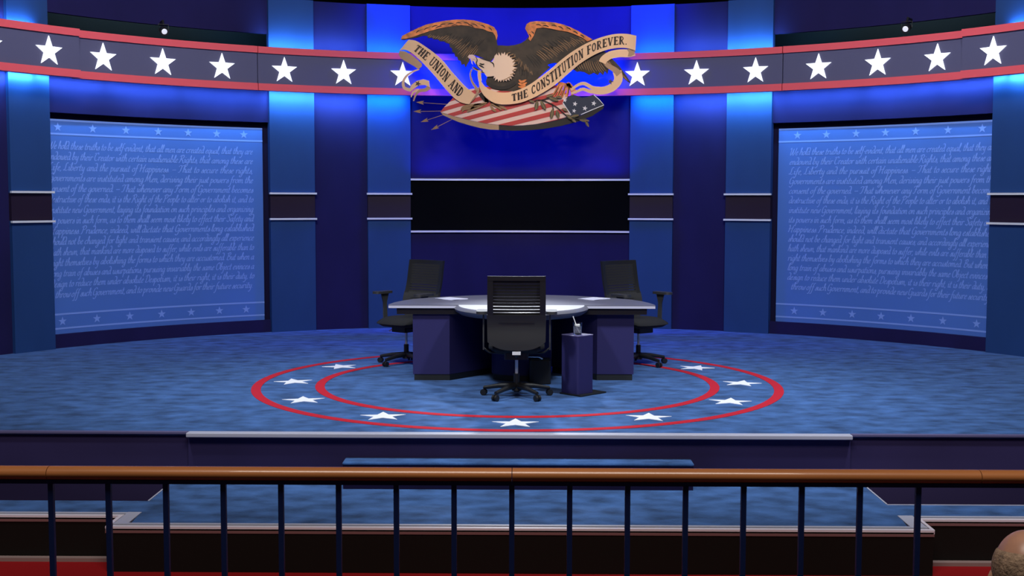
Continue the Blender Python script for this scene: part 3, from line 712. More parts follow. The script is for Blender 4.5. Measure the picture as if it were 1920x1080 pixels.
# head with ruffled neck
head_pts = [(562,345),(585,338),(612,352),(650,362),(700,378),(728,385),(742,365),(748,342),(768,322)]
ruff = []
rng = random.Random(3)
for i in range(45):
    a = R(-112 + i*250/44); rr = (112 if i % 2 == 0 else 90) + rng.uniform(-7, 7)
    a += rng.uniform(-.015, .03)
    if i > 34: rr -= (i-34)*0.9
    ruff.append((800+rr*math.cos(a), 428+rr*1.02*math.sin(a)))
low = [(690,498),(668,470),(648,448),(625,420),(603,400),(590,380),(575,368)]
hd = epoly('head', head_pts+ruff+low, 0.062, 'e_head', 0.04); hd['label'] = 'ivory head and ruffled neck facing left'
epoly('beak', [(548,350),(560,334),(585,333),(606,345),(618,372),(612,398),(606,375),(590,366),(582,385),(586,410),(576,398),(568,365),(556,360)], 0.068, 'e_white', 0.03, hd)
eribbons('eye', [[(636,398),(655,406),(672,402)], [(630,410),(650,420),(668,430)]], taper(9), 0.070, 'e_dark', hd)
eribbons('face_marks', [[(606,345),(618,372),(612,398),(628,430),(660,455)], [(715,385),(738,400),(744,428)], [(630,352),(680,372),(722,384)], [(590,425),(625,445),(672,470)]], taper(7), 0.069, 'e_dark', hd)
epoly('lower_beak', [(578,420),(600,428),(640,450),(672,470),(650,470),(610,452),(585,438)], 0.060, 'e_under', 0.02, hd)
eribbons('ruff_marks', [[(870+dx, 360+dy), (888+dx, 352+dy), (905+dx, 345+dy)] for dx, dy in ((0,0),(10,30),(12,60),(8,95),(-8,125),(-30,150),(-60,165),(-15,-18),(-40,-30))], taper(6), 0.064, 'e_tan', hd)
eribbons('ruff_shadow', [[(690,545),(740,572),(800,582),(860,570),(905,540)]], lambda t: 26, 0.045, 'e_dark', body)
# --- banner
bn = empty('banner', (0, 0, 0)); bn.parent = emb
def interp(P, f):
    k = f*(len(P)-1); j = min(int(k), len(P)-2); q = k-j
    return (P[j][0]+(P[j+1][0]-P[j][0])*q, P[j][1]+(P[j+1][1]-P[j][1])*q)
def resample(P, n):
    P = smooth_line([(float(a), float(b)) for a, b in P], 6)
    L = [0]
    for a, b in zip(P[:-1], P[1:]): L.append(L[-1]+math.hypot(b[0]-a[0], b[1]-a[1]))
    out = []; j = 0
    for i in range(n+1):
        s = L[-1]*i/n
        while j < len(L)-2 and L[j+1] < s: j += 1
        q = (s-L[j])/(L[j+1]-L[j] or 1); out.append((P[j][0]+(P[j+1][0]-P[j][0])*q, P[j][1]+(P[j+1][1]-P[j][1])*q))
    return out, L[-1]
def ribbon(name, top, bot, d, m, thick=0.02, n=40, curl=0.0):
    T, LT = resample(top, n); B, LB = resample(bot, n)
    mb = MB(); vs = []
    for i in range(n+1):
        dd = d + curl*math.sin(PI*i/n)
        for (p, yy) in ((T[i], -dd), (B[i], -dd), (B[i], -dd+thick), (T[i], -dd+thick)):
            q = e(*p); vs.append((q[0], yy, q[1]))
    fs = [(i*4+j, i*4+(j+1) % 4, i*4+4+(j+1) % 4, i*4+4+j) for i in range(n) for j in range(4)] + [(3, 2, 1, 0), (n*4, n*4+1, n*4+2, n*4+3)]
    mb.add(vs, fs); o = obj(name, mb, m, bn)
    def at(s, v):                                            # s in units along, v 0 bottom .. 1 top
        f = s/((LT+LB)/2); a = interp(T, f); b = interp(B, f)
        dd = d + curl*math.sin(PI*min(max(f, 0), 1)) + 0.003
        p = (b[0]+(a[0]-b[0])*v, b[1]+(a[1]-b[1])*v); q = e(*p); return (q[0], -dd, q[1])
    return o, at, (LT+LB)/2
r1, at1, len1 = ribbon('banner_ribbon', [(105,222),(150,226),(190,245),(240,278),(300,322),(360,375),(420,448),(470,505),(520,560),(560,596),(606,632)],
                       [(38,302),(80,296),(125,318),(175,360),(235,420),(290,480),(340,540),(390,600),(440,652),(495,690),(558,706)], 0.060, 'e_cream', n=40)
r2, at2, len2 = ribbon('banner_ribbon', [(628,470),(650,535),(690,582),(760,612),(850,616),(940,592),(1020,550),(1100,492),(1180,428),(1260,360),(1340,302),(1440,245),(1540,204),(1640,180),(1730,178),(1802,192)],
                       [(632,560),(650,612),(690,660),(760,700),(850,706),(945,692),(1040,655),(1125,608),(1210,552),(1295,478),(1380,405),(1460,352),(1545,310),(1640,286),(1730,284),(1796,304)], 0.078, 'e_cream', n=60)
eribbons('banner_fold', [[(636,450),(634,490),(640,530)]], lambda t: 26, 0.070, 'e_cream', bn)
eribbons('banner_fold', [[(578,440),(566,480),(580,535),(606,575),(618,600)]], lambda t: 9+16*t, 0.052, 'e_under', bn)
epoly('banner_fold', [(606,632),(618,590),(640,560),(632,610),(600,660),(558,706)], 0.050, 'e_under', 0.02, bn)
epoly('banner_fold', [(38,302),(30,332),(50,362),(95,390),(140,415),(178,442),(205,420),(205,400),(165,362),(120,330),(80,308)], 0.045, 'e_under', 0.02, bn)
eribbons('banner_tail', [[(185,440),(130,462),(88,492),(64,535),(72,580),(120,598)]], lambda t: 10+16*t, 0.040, 'e_cream', bn)
tl = epoly('banner_tail', [(108,600),(125,560),(165,528),(215,516),(258,528),(264,578),(225,560),(180,562),(140,590),(120,612)], 0.048, 'e_cream', 0.02, bn)
eribbons('banner_tail', [[(262,572),(230,596),(190,602),(158,632),(140,680)]], lambda t: 34*(1-.75*t), 0.040, 'e_under', bn)
eribbons('banner_tail', [[(180,596),(140,612),(122,650)]], lambda t: 22*(1-.6*t), 0.038, 'e_cream', bn)
eribbons('banner_fold', [[(1790,310),(1740,322),(1680,322),(1610,336),(1565,366),(1550,392)]], lambda t: 62-8*t, 0.058, 'e_cream', bn)
epoly('banner_fold', [(1796,304),(1790,330),(1760,345),(1740,345),(1748,312),(1730,290)], 0.062, 'e_under', 0.02, bn)
eribbons('banner_fold', [[(1568,388),(1600,418),(1650,448),(1678,478)]], lambda t: 30+18*t, 0.050, 'e_under', bn)
eribbons('banner_tail', [[(1662,455),(1672,520),(1628,575),(1560,600),(1490,598)]], lambda t: 66-10*t, 0.046, 'e_cream', bn)
eribbons('banner_tail', [[(1530,588),(1480,580),(1420,548),(1370,558),(1320,596)]], lambda t: 34-16*t, 0.044, 'e_cream', bn)
eribbons('banner_tail', [[(1530,602),(1470,608),(1410,590),(1370,604),(1320,622)]], lambda t: 32-16*t, 0.045, 'e_cream', bn)
for (u, v, d) in ((174,550,0.051), (1613,532,0.050)):
    mb = MB(); q = e(u, v); mb.plate([(q[0]+x*KX, q[1]+y*KX) for x, y in star_pts(25, 0.35, 0.38)], -d, -d+0.004); o = obj('dark_star', mb, 'e_letter', bn)
# slab-serif capitals, cell height 1
def arcp(cx, cy, rx, ry, a0, a1, n=8): return [(cx+rx*math.cos(R(a0+(a1-a0)*i/n)), cy+ry*math.sin(R(a0+(a1-a0)*i/n))) for i in range(n+1)]
V, Hh, SE = 0.19, 0.095, 0.085
def sf(x, y, w=0.25): return ([(x-w/2, y), (x+w/2, y)], SE)
CAPS = {
'T': (0.56, [([(0.28,0),(0.28,1)],V), ([(0.0,.96),(0.56,.96)],Hh), ([(0.03,1),(0.03,.74)],.06), ([(0.53,1),(0.53,.74)],.06), sf(.28,.03,.3)]),
'H': (0.60, [([(0.12,0),(0.12,1)],V), ([(0.48,0),(0.48,1)],V), ([(0.12,.5),(0.48,.5)],Hh), sf(.12,.03), sf(.48,.03), sf(.12,.97), sf(.48,.97)]),
'E': (0.52, [([(0.14,0),(0.14,1)],V), ([(0,.97),(.5,.97)],Hh), ([(0,.03),(.52,.03)],Hh), ([(.14,.5),(.38,.5)],Hh), ([(.48,1),(.48,.76)],.06), ([(.50,0),(.50,.26)],.06), ([(.38,.62),(.38,.38)],.06)]),
'F': (0.50, [([(0.14,0),(0.14,1)],V), ([(0,.97),(.5,.97)],Hh), ([(.14,.5),(.38,.5)],Hh), ([(.48,1),(.48,.76)],.06), ([(.38,.62),(.38,.38)],.06), sf(.14,.03,.28)]),
'U': (0.58, [([(.12,1),(.12,.28)]+arcp(.29,.26,.17,.22,180,360)+[(.46,1)],.12), sf(.12,.97), sf(.46,.97)]),
'N': (0.60, [([(0.11,0),(0.11,1)],.10), ([(0.49,0),(0.49,1)],.10), ([(.11,1),(.49,0)],.16), sf(.11,.03), sf(.06,.97,.2), sf(.49,.97)]),
'I': (0.30, [([(0.15,0),(0.15,1)],V), sf(.15,.03,.28), sf(.15,.97,.28)]),
'O': (0.54, [(arcp(.27,.5,.19,.44,0,360,16),.13)]),
'A': (0.60, [([(.08,0),(.30,1)],.08), ([(.30,1),(.52,0)],.16), ([(.16,.34),(.46,.34)],.07), sf(.08,.03,.22), sf(.52,.03,.24)]),
'D': (0.56, [([(0.12,0),(0.12,1)],V), ([(0,.97),(.22,.97)]+arcp(.22,.5,.24,.45,90,-90)+[(0,.03)],.11)]),
'C': (0.52, [(arcp(.28,.5,.20,.45,35,325,14),.13), ([(.45,.98),(.45,.70)],.06)]),
'S': (0.48, [(arcp(.24,.74,.17,.22,20,220,8)+arcp(.24,.26,.17,.22,50,-160,8),.13), ([(.40,.98),(.40,.74)],.06), ([(.07,.02),(.07,.26)],.06)]),
'R': (0.58, [([(0.12,0),(0.12,1)],V), ([(0,.97),(.24,.97)]+arcp(.24,.73,.18,.23,90,-90)+[(.12,.5)],.10), ([(.26,.5),(.46,.04),(.58,.05)],.12), sf(.12,.03,.24)]),
'V': (0.58, [([(.08,1),(.29,0)],.16), ([(.29,0),(.50,1)],.08), sf(.08,.97,.24), sf(.50,.97,.22)]),
'.': (0.2, [([(.04,.06),(.16,.06)],.12)]), ' ': (0.30, [])}
def banner_text(name, text, at, s0, s1, parent, v0=0.24, v1=0.80, h=60.0):
    tot = sum(CAPS[c][0]+0.10 for c in text)
    k = (s1-s0)/tot; x = 0
    mb = MB()
    for c in text:
        wd, st_ = CAPS[c]
        for ln, wdt in st_:
            fine = []
            for a, b in zip(ln[:-1], ln[1:]):
                m_ = 4 if math.hypot(b[0]-a[0], b[1]-a[1]) > 0.3 else 1
                for j in range(m_): fine.append((a[0]+(b[0]-a[0])*j/m_, a[1]+(b[1]-a[1])*j/m_))
            fine.append(ln[-1])
            L, Rr = strip(fine, lambda dx, dy: wdt*1.18)
            vs = []
            for l, r_ in zip(L, Rr):
                for q in (l, r_): vs.append(at(s0+(x+q[0])*k, v0+(v1-v0)*q[1]))
            mb.add(vs, [(2*i, 2*i+1, 2*i+3, 2*i+2) for i in range(len(fine)-1)])
        x += wd+0.10
    o = flat(name, mb, 'e_letter', parent)
    return o
banner_text('lettering', 'THE UNION AND', at1, len1*0.135, len1*0.875, r1)
banner_text('lettering', 'THE CONSTITUTION FOREVER.', at2, len2*0.235, len2*0.955, r2)
# --- olive branch
leaf_m = MB()
def leaf(u, v, ang, ln, wd, d, parent):
    pts = []
    for i in range(9):
        t = i/8; pts.append((ln*(t-.5), wd/2*math.sin(PI*t)**0.8))
    for i in range(7, 0, -1):
        t = i/8; pts.append((ln*(t-.5), -wd/2*math.sin(PI*t)**0.8))
    c, s_ = math.cos(R(ang)), math.sin(R(ang))
    o = epoly('leaf', [(u+x*c-y*s_, v+x*s_+y*c) for x, y in pts], d, 'e_green', 0.008, parent)
    eribbons('leaf_vein', [[(u-c*ln*.42, v-s_*ln*.42), (u+c*ln*.42, v+s_*ln*.42)]], lambda t: 5, d+0.002, 'e_tan', o, sm=False, thick=0.003)
br = eribbons('olive_branch', [[(1020,690),(1080,670),(1150,690),(1220,730),(1290,790),(1380,815),(1430,822)], [(1100,672),(1170,655),(1240,660)], [(1180,705),(1190,750)]], lambda t: 7, 0.050, 'e_dark')
for (u, v, ang, ln, wd) in ((1062,712,100,78,30),(1112,712,62,84,30),(1025,682,20,50,20),(1190,665,20,80,30),(1160,640,-15,60,22),(1230,650,10,50,20),(1178,775,98,78,30),(1220,780,75,70,28),(1310,800,35,70,26),(1350,790,-10,66,24),(1275,745,30,50,20),(1420,825,5,80,26),(1440,850,60,60,22),(1340,825,40,50,22)):
    leaf(u, v, ang, ln, wd, 0.056, br)
for (u, v, dd) in ((700, 200, 0), (1150, 200, 0), (620, 780, 0), (1150, 780, 0)):
    x, z = e(u, v)
    mb = MB(); yb = cp(math.degrees(math.asin((EX+x)/RW)), RW, 0)[1]-EY-0.003
    mb.tube([(x, 0.0, z), (x, yb, z)], 0.02); obj('mounting_rod', mb, 'black', emb)

# ================================================================== DESK
desk = empty('debate_desk', (0.04, 12.6, 0), 0, 'grey three-part debate desk on violet pedestals in the carpet circle', 'desk')
def dl(mb): mb.v = [(v[0]-0.04, v[1]-12.6, v[2]) for v in mb.v]; return mb
TZ = 0.76
top = [(-1.275,12.05),(-0.60,12.05),(0.70,12.05),(1.36,12.05),(1.365,12.12),(1.33,12.35),(1.27,12.58),(1.17,12.78),(1.02,12.95),(0.85,13.10),(0.60,13.26),(0.32,13.36),(0.04,13.40),(-0.24,13.36),(-0.52,13.26),(-0.77,13.10),(-0.94,12.95),(-1.09,12.78),(-1.18,12.58),(-1.245,12.35),(-1.28,12.12)]
mb = MB(); mb.prism(top, TZ-0.008, TZ); obj('desk_top', dl(mb), 'table', desk)
mb = MB(); mb.prism(top, TZ-0.032, TZ-0.008); 
o = obj('edge_band', dl(mb), 'table_edge', desk); o['label'] = 'light edge band of the desk top'
c = Vector((0.04, 12.6))
def shrink(P, k, dy=0): return [(c.x+(p[0]-c.x)*k, c.y+(p[1]-c.y)*k+dy) for p in P]
mb = MB(); mb.prism(shrink(top, 0.94, 0.0), TZ-0.095, TZ-0.032); obj('desk_apron', dl(mb), 'table_dark', desk)
mod = [(0.04+0.66*math.cos(R(180+180*i/24)), 12.045+0.80*math.sin(R(180+180*i/24))) for i in range(25)]
mb = MB(); mb.prism([(0.04+(p[0]-0.04)*0.94, 12.045+(p[1]-12.045)*0.92) for p in mod], TZ-0.004, TZ+0.002); o = obj('moderator_top', dl(mb), 'desk_white', desk); o['label'] = 'white rounded moderator end of the desk'
mb = MB(); n = len(mod)
lev = [(0.92, 0.001), (0.97, -0.006), (1.0, -0.026), (0.985, -0.05), (0.92, -0.078), (0.80, -0.09)]
cc = (0.04, 12.045)
for (k0, z0), (k1, z1) in zip(lev[:-1], lev[1:]):
    A = [(cc[0]+(p[0]-cc[0])*k0, cc[1]+(p[1]-cc[1])*k0, TZ+z0) for p in mod]; B = [(cc[0]+(p[0]-cc[0])*k1, cc[1]+(p[1]-cc[1])*k1, TZ+z1) for p in mod]
    mb.add(A+B, [(i, i+1, n+i+1, n+i) for i in range(n-1)])
mb.add([(cc[0]+(p[0]-cc[0])*0.8, cc[1]+(p[1]-cc[1])*0.8, TZ-0.09) for p in mod], [tuple(range(n))])
obj('moderator_edge', dl(mb), 'desk_side', desk, smooth=True)
for s_, x0, nm in ((-1, 0.0, 'left'), (1, 0.12, 'right')):
    P = [(-1.04, 12.11), (-0.675, 12.11), (-0.23, 12.66), (-0.25, 12.76), (-0.95, 12.76)]
    if s_ > 0: P = [(x0-p[0], p[1]+0.04) for p in reversed(P)]
    mb = MB(); mb.prism(P, 0.062, TZ-0.095); obj('pedestal', dl(mb), 'pedestal', desk)
    g = (sum(p[0] for p in P)/5, sum(p[1] for p in P)/5)
    mb = MB(); mb.prism([(g[0]+(p[0]-g[0])*0.97, g[1]+(p[1]-g[1])*0.985) for p in P], 0, 0.062); obj('kick_plate', dl(mb), 'kick', desk)
P = [(0.04+0.30*math.cos(R(180+180*i/16)), 12.25+0.22*math.sin(R(180+180*i/16))) for i in range(17)] + [(0.34, 12.7), (-0.26, 12.7)]
mb = MB(); mb.prism(P, 0.062, TZ-0.095); obj('pedestal', dl(mb), 'pedestal', desk, smooth=True)
mb = MB(); mb.prism([(0.04+(p[0]-0.04)*0.96, p[1]+0.01) for p in P], 0, 0.062); obj('kick_plate', dl(mb), 'kick', desk, smooth=True)
# papers
for (px, py, rz, lb) in ((-0.695, 12.78, 42, 'white paper sheets lying on the left wing of the desk'), (0.80, 12.82, -42, 'white paper sheets lying on the right wing of the desk')):
    t = MB()
    for k in range(3):
        mm = MB(); mm.rbox((0, 0, 0.001+0.0022*k), (0.216, 0.28, 0.002), 0.002, R(rz+k*2.5)); t.add(mm.v, mm.f)
    o = obj('paper_sheets', t, 'paper', loc=(px, py, TZ+0.0005)); tag(o, lb, 'paper', 'papers on the desk')
# plain black rounded box under the desk
t = empty('black_box', (0.225, 11.93, 0), 0, 'small black rounded box on the carpet behind the middle chair', 'case')
mb = MB(); mb.rbox((0, 0, 0.12), (0.21, 0.15, 0.23), 0.03); obj('box_body', mb, 'black', t, bevel=0.01)
mb = MB(); mb.rbox((0, 0, 0.242), (0.19, 0.13, 0.014), 0.03); obj('box_lid', mb, 'kick', t, bevel=0.004)
# little side stand with a glass
t = empty('side_stand', (0.561, 11.295, 0), R(45), 'short violet box stand right of the middle chair', 'stand')
mb = MB(); mb.rbox((0, 0, 0.282), (0.215, 0.215, 0.535), 0.02); obj('stand_body', mb, 'pedestal', t, smooth=True)
mb = MB(); mb.rbox((0, 0, 0.5515), (0.221, 0.221, 0.007), 0.022); o = obj('stand_top', mb, 'alu_dark', t); 
mb = MB(); mb.rbox((0.06, -0.02, 0.0065), (0.36, 0.27, 0.012), 0.01); obj('base_plate', mb, 'kick', t)
g = empty('drinking_glass', (0.561, 11.28, 0.5555), 0, 'clear glass of ice water with white straw on the stand', 'glass')
mb = MB(); N = 28
prof = [(0.036, 0.0), (0.039, 0.006), (0.044, 0.112), (0.0415, 0.112), (0.0365, 0.012), (0.0, 0.012)]
vs = []
for (r_, z_) in prof: vs += [(max(r_, 1e-4)*math.cos(2*PI*i/N), max(r_, 1e-4)*math.sin(2*PI*i/N), z_) for i in range(N)]
fs = [(j*N+i, j*N+(i+1) % N, (j+1)*N+(i+1) % N, (j+1)*N+i) for j in range(len(prof)-1) for i in range(N)] + [tuple(range(N))]
mb.add(vs, fs); obj('tumbler', mb, 'glass', g, smooth=True)
mb = MB(); mb.cyl((0, 0), 0.035, 0.014, 0.078, 24, 0.038); obj('water', mb, 'water', g, smooth=True)
for k, (ix, iy, iz, ir) in enumerate(((0.010, 0.010, 0.088, 20), (-0.014, -0.008, 0.090, 55), (0.012, -0.016, 0.086, 75))):
    mb = MB(); mb.rbox((ix, iy, iz), (0.02, 0.02, 0.018), 0.003, R(ir)); obj('ice_cube', mb, 'white', g)
mb = MB(); mb.tube([(0.012, 0, 0.02), (-0.042, 0, 0.17)], 0.0045, 8); o = obj('straw', mb, 'white', g, smooth=True); o['label'] = 'white straw'

# ================================================================== OFFICE CHAIRS
M['arm_pad'] = mat('satin_arm_pad', (0.03, 0.03, 0.032, 1), 0.5, spec=1.0, coat=0.0)
M['post'] = mat('grey_black_post', (0.045, 0.047, 0.05, 1), 0.5)
def make_chair(label):
    t = empty('office_chair', (0, 0, 0), 0, label, 'chair', 'black office chairs around the desk')
    # base with five legs
    mb = MB(); mb.cyl((0, 0), 0.045, 0.06, 0.125, 20, 0.035); obj('hub', mb, 'black', t, smooth=True)
    mb = MB(); mb.cyl((0, 0), 0.027, 0.10, 0.215, 16); obj('column_sleeve', mb, 'black', t, smooth=True)
    mb = MB(); mb.cyl((0, 0), 0.014, 0.21, 0.36, 16); o = obj('gas_column', mb, 'badge', t, smooth=True); o['label'] = 'chrome column'
    for k in range(5):
        a = R(90+72*k); c_, s_ = math.cos(a), math.sin(a)
        mb = MB(); mb.tube([(c_*0.03, s_*0.03, 0.105), (c_*0.17, s_*0.17, 0.095), (c_*0.315, s_*0.315, 0.070)], [0.028, 0.022, 0.017], 10)
        lg = obj('leg', mb, 'black', t, smooth=True)
        mb = MB()
        px, py = -s_, c_
        for sd in (-1, 1):
            cx_, cy_ = c_*0.318+px*0.016*sd, s_*0.318+py*0.016*sd
            mb.tube([(cx_-px*0.010*sd*1, cy_-py*0.010*sd, 0.028), (cx_+px*0.010*sd, cy_+py*0.010*sd, 0.028)], 0.0275, 16)
        mb.tube([(c_*0.315, s_*0.315, 0.028), (c_*0.315, s_*0.315, 0.075)], 0.010, 8)
        obj('caster', mb, 'black', lg, smooth=True)
    # seat
    mb = MB(); mb.rbox((0, 0.0, 0.385), (0.22, 0.26, 0.06), 0.03); obj('mechanism', mb, 'black', t, bevel=0.01)
    mb = MB(); mb.tube([(0.08, 0.0, 0.37), (0.20, 0.02, 0.365), (0.235, 0.03, 0.345)], 0.007, 8); obj('tilt_lever', mb, 'chrome', t)
    mb = MB()
    nx, ny = 10, 10; vs = []; fs = []
    for lay in (1, 0):
        for j in range(ny+1):
            for i in range(nx+1):
                u, v = i/nx*2-1, j/ny*2-1
                # superellipse footprint
                m_ = max(abs(u), abs(v)) or 1e-6; nrm = (abs(u)**4+abs(v)**4)**0.25 or 1e-6
                x, y = u*m_/nrm, v*m_/nrm
                ed = (1-max(abs(u), abs(v))**4)
                z = (0.480+0.050*ed - 0.03*max(0, v)**3) if lay else (0.455-0.045*ed**0.5)
                vs.append((x*0.255, y*0.25+0.03, z))
    N_ = (nx+1)*(ny+1)
    for j in range(ny):
        for i in range(nx):
            a = j*(nx+1)+i; fs += [(a, a+1, a+nx+2, a+nx+1), (N_+a, N_+a+nx+1, N_+a+nx+2, N_+a+1)]
    bd = [i for i in range(nx+1)] + [j*(nx+1)+nx for j in range(1, ny+1)] + [ny*(nx+1)+i for i in range(nx-1, -1, -1)] + [j*(nx+1) for j in range(ny-1, 0, -1)]
    for k in range(len(bd)):
        a, b = bd[k], bd[(k+1) % len(bd)]; fs.append((a, N_+a, N_+b, b))
    mb.add(vs, fs); obj('seat', mb, 'black_fabric', t, smooth='all')
    # backrest, gently curved and reclined
    def bp(u, z, off=0.0):                                   # u -1..1
        hw = 0.253 + 0.006*math.sin((z-0.5)*4)
        y = -0.215 - 0.10*(z-0.5)/0.62 + 0.028*(1-u*u)*-1 - 0.03*math.exp(-((z-0.68)/0.12)**2)*-1
        return (u*hw, y+off, z)
    def sheet(u0, u1, z0f, z1f, th, nu=10, nz=1):
        vs, fs = [], []
        for lay in (0, 1):
            for j in range(nz+1):
                for i in range(nu+1):
                    u = u0+(u1-u0)*i/nu; z0 = z0f(u) if callable(z0f) else z0f; z1 = z1f(u) if callable(z1f) else z1f
                    vs.append(bp(u, z0+(z1-z0)*j/nz, -th if lay else 0))
        n_ = (nu+1)*(nz+1)
        for j in range(nz):
            for i in range(nu):
                a = j*(nu+1)+i; fs += [(a, a+1, a+nu+2, a+nu+1), (n_+a, n_+a+nu+1, n_+a+nu+2, n_+a+1)]
        bd = list(range(nu+1)) + [j*(nu+1)+nu for j in range(1, nz+1)] + [nz*(nu+1)+i for i in range(nu-1, -1, -1)] + [j*(nu+1) for j in range(nz-1, 0, -1)]
        for k in range(len(bd)):
            a, b = bd[k], bd[(k+1) % len(bd)]; fs.append((a, n_+a, n_+b, b))
        return vs, fs
    mb = MB()
    mb.add(*sheet(-1.0, -0.80, 0.76, 1.10, 0.028, 2, 8)); mb.add(*sheet(0.80, 1.0, 0.76, 1.10, 0.028, 2, 8))
    mb.add(*sheet(-1.0, 1.0, 1.085, 1.125, 0.030, 12, 2))
    obj('back_frame', mb, 'black', t, smooth=True, bevel=0.004)
    mb = MB()
    z = 0.772
    while z < 1.08:
        hgt = 0.0225 if z < 0.84 else 0.0262
        mb.add(*sheet(-0.81, 0.81, z, z+hgt, 0.010, 10, 1)); z += 0.0285
    obj('back_mesh', mb, 'black_fabric', t)
    mb = MB(); mb.add(*sheet(-1.02, 1.02, lambda u: 0.455+0.07*abs(u)**3, 0.775, 0.030, 14, 6))
    obj('lumbar_shell', mb, 'charcoal', t, smooth=True, bevel=0.006)
    mb = MB(); mb.add(*sheet(-0.62, 0.62, 0.700, 0.708, 0.034, 8, 1)); obj('lumbar_seam', mb, 'black', t)
    mb = MB(); mb.tube([(0, -0.23, 0.50), (0, -0.21, 0.42), (0, -0.08, 0.375)], 0.022, 10); obj('back_arm', mb, 'black', t, smooth=True)
    mb = MB(); mb.rbox((0, -0.262, 0.432), (0.075, 0.012, 0.030), 0.004); mb.box(-0.02, 0.02, -0.26, -0.20, 0.424, 0.440); o = obj('badge', mb, 'badge', t); o['label'] = 'bright metal badge'
    for sx in (-1, 1):
        mb = MB(); mb.tube([(sx*0.10, 0.02, 0.395), (sx*0.25, 0.02, 0.405), (sx*0.300, 0.02, 0.445)], 0.010, 10)
        obj('arm_bracket', mb, 'black', t, smooth=True); mb = MB()
        pl = [(0.000, 0.43), (0.04, 0.43), (0.050, 0.50), (0.052, 0.66), (0.085, 0.762), (-0.03, 0.762), (0.0, 0.66), (-0.008, 0.50)]
        vs_ = [(sx*(0.303)-0.0065, y, z) for y, z in pl] + [(sx*(0.303)+0.0065, y, z) for y, z in pl]
        mb.add(vs_, [(i, (i+1) % 8, 8+(i+1) % 8, 8+i) for i in range(8)] + [(0, 1, 2, 7), (7, 2, 3, 6), (6, 3, 4, 5), (8, 9, 10, 15), (15, 10, 11, 14), (14, 11, 12, 13)])
        ap = obj('arm_post', mb, 'post', t)
        mb = MB(); mb.rbox((sx*0.315, 0.05, 0.774), (0.105, 0.25, 0.026), 0.04); obj('arm_pad', mb, 'arm_pad', t, smooth=True, bevel=0.008)
    return t
ch = make_chair('black office chair in the middle, seen from behind, before the white desk end')
ch.location = (0.0, 11.10, 0.002)
dup(ch, (-1.225, 13.33, 0.002), R(141), 'black office chair behind the left wing of the desk, swivelled outwards')
dup(ch, (1.315, 13.33, 0.002), R(-141), 'black office chair behind the right wing of the desk, swivelled outwards')

# ================================================================== BALCONY RAIL
mb = MB(); mb.box(-4.5, 4.5, -1.5, 4.14, -0.40, -0.25)
struct(obj('floor', mb, 'balcony'), 'dark balcony floor in the foreground', 'floor')
rail = empty('balustrade', (0, 4.0, -0.25), 0, 'foreground railing of wooden handrail on dark blue steel balusters', 'railing')
RZ = 0.913+0.25
cuts = [-3.05, -1.502, 0.036, 1.575, 3.10]
for a, b in zip(cuts[:-1], cuts[1:]):
    prof = [(0.031*math.cos(2*PI*q/20)*(1 if abs(math.cos(2*PI*q/20)) < 0.99 else 1), -0.0215+0.0225*math.sin(2*PI*q/20)) for q in range(20)]
    mb = MB(); n = len(prof)
    vs = [(a+0.0012, p[0], RZ+p[1]) for p in prof] + [(b-0.0012, p[0], RZ+p[1]) for p in prof]
    mb.add(vs, [(i, (i+1) % n, n+(i+1) % n, n+i) for i in range(n)] + [tuple(range(n)), tuple(range(2*n-1, n-1, -1))])
    o = obj('handrail', mb, 'wood', rail, smooth=True); o['label'] = 'varnished oak handrail length'
mb = MB(); mb.box(-3.04, 3.08, -0.016, 0.016, RZ-0.055, RZ-0.042); obj('top_bar', mb, 'steel_blue', rail)
mb = MB(); mb.box(-3.04, 3.08, -0.014, 0.014, 0.08, 0.10); obj('bottom_bar', mb, 'steel_blue', rail)
for k in range(-8, 8):
    x = 0.0355 + 0.1916*k - 0.0
    mb = MB(); mb.box(x-0.0088, x+0.0088, -0.0088, 0.0088, 0.0, RZ-0.055); obj('baluster', mb, 'steel_blue', rail, bevel=0.001)

# ================================================================== PERSON
def remesh(name, parts, voxel, m, parent, smooth_it=6):
    me = bpy.data.meshes.new(name+'_src'); mb = MB()
    for p in parts: mb.add(p.v, p.f)
    me.from_pydata(mb.v, [], mb.f)
    bm = bmesh.new(); bm.from_mesh(me); bmesh.ops.recalc_face_normals(bm, faces=bm.faces); bm.to_mesh(me); bm.free()
    o = bpy.data.objects.new(name, me); COL.objects.link(o)
    md = o.modifiers.new('r', 'REMESH'); md.mode = 'VOXEL'; md.voxel_size = voxel
    md = o.modifiers.new('s', 'SMOOTH'); md.factor = 0.5; md.iterations = smooth_it
    dg = bpy.context.evaluated_depsgraph_get(); me2 = bpy.data.meshes.new_from_object(o.evaluated_get(dg))
    o.modifiers.clear(); o.data = me2; me2.name = name
    me2.materials.clear(); me2.materials.append(M[m])
    for p in me2.polygons: p.use_smooth = True
    o.parent = parent
    return o
def ball(mb, c, r, n=20, m_=14):
    vs = []; rx, ry, rz = r if isinstance(r, tuple) else (r, r, r)
    for j in range(1, m_):
        for i in range(n):
            th = PI*j/m_; ph = 2*PI*i/n
            vs.append((c[0]+rx*math.sin(th)*math.cos(ph), c[1]+ry*math.sin(th)*math.sin(ph), c[2]+rz*math.cos(th)))
    fs = [((j)*n+i, j*n+(i+1) % n, (j+1)*n+(i+1) % n, (j+1)*n+i) for j in range(m_-2) for i in range(n)]
    k = len(vs); vs += [(c[0], c[1], c[2]+rz), (c[0], c[1], c[2]-rz)]
    fs += [(k, i, (i+1) % n) for i in range(n)] + [(k+1, (m_-2)*n+(i+1) % n, (m_-2)*n+i) for i in range(n)]
    mb.add(vs, fs)
PX, PY, PZ = 1.333, 3.02, -0.25
man = empty('person', (PX, PY, PZ), R(-14), 'balding person with short grey hair seen from behind at the lower right corner', 'person')
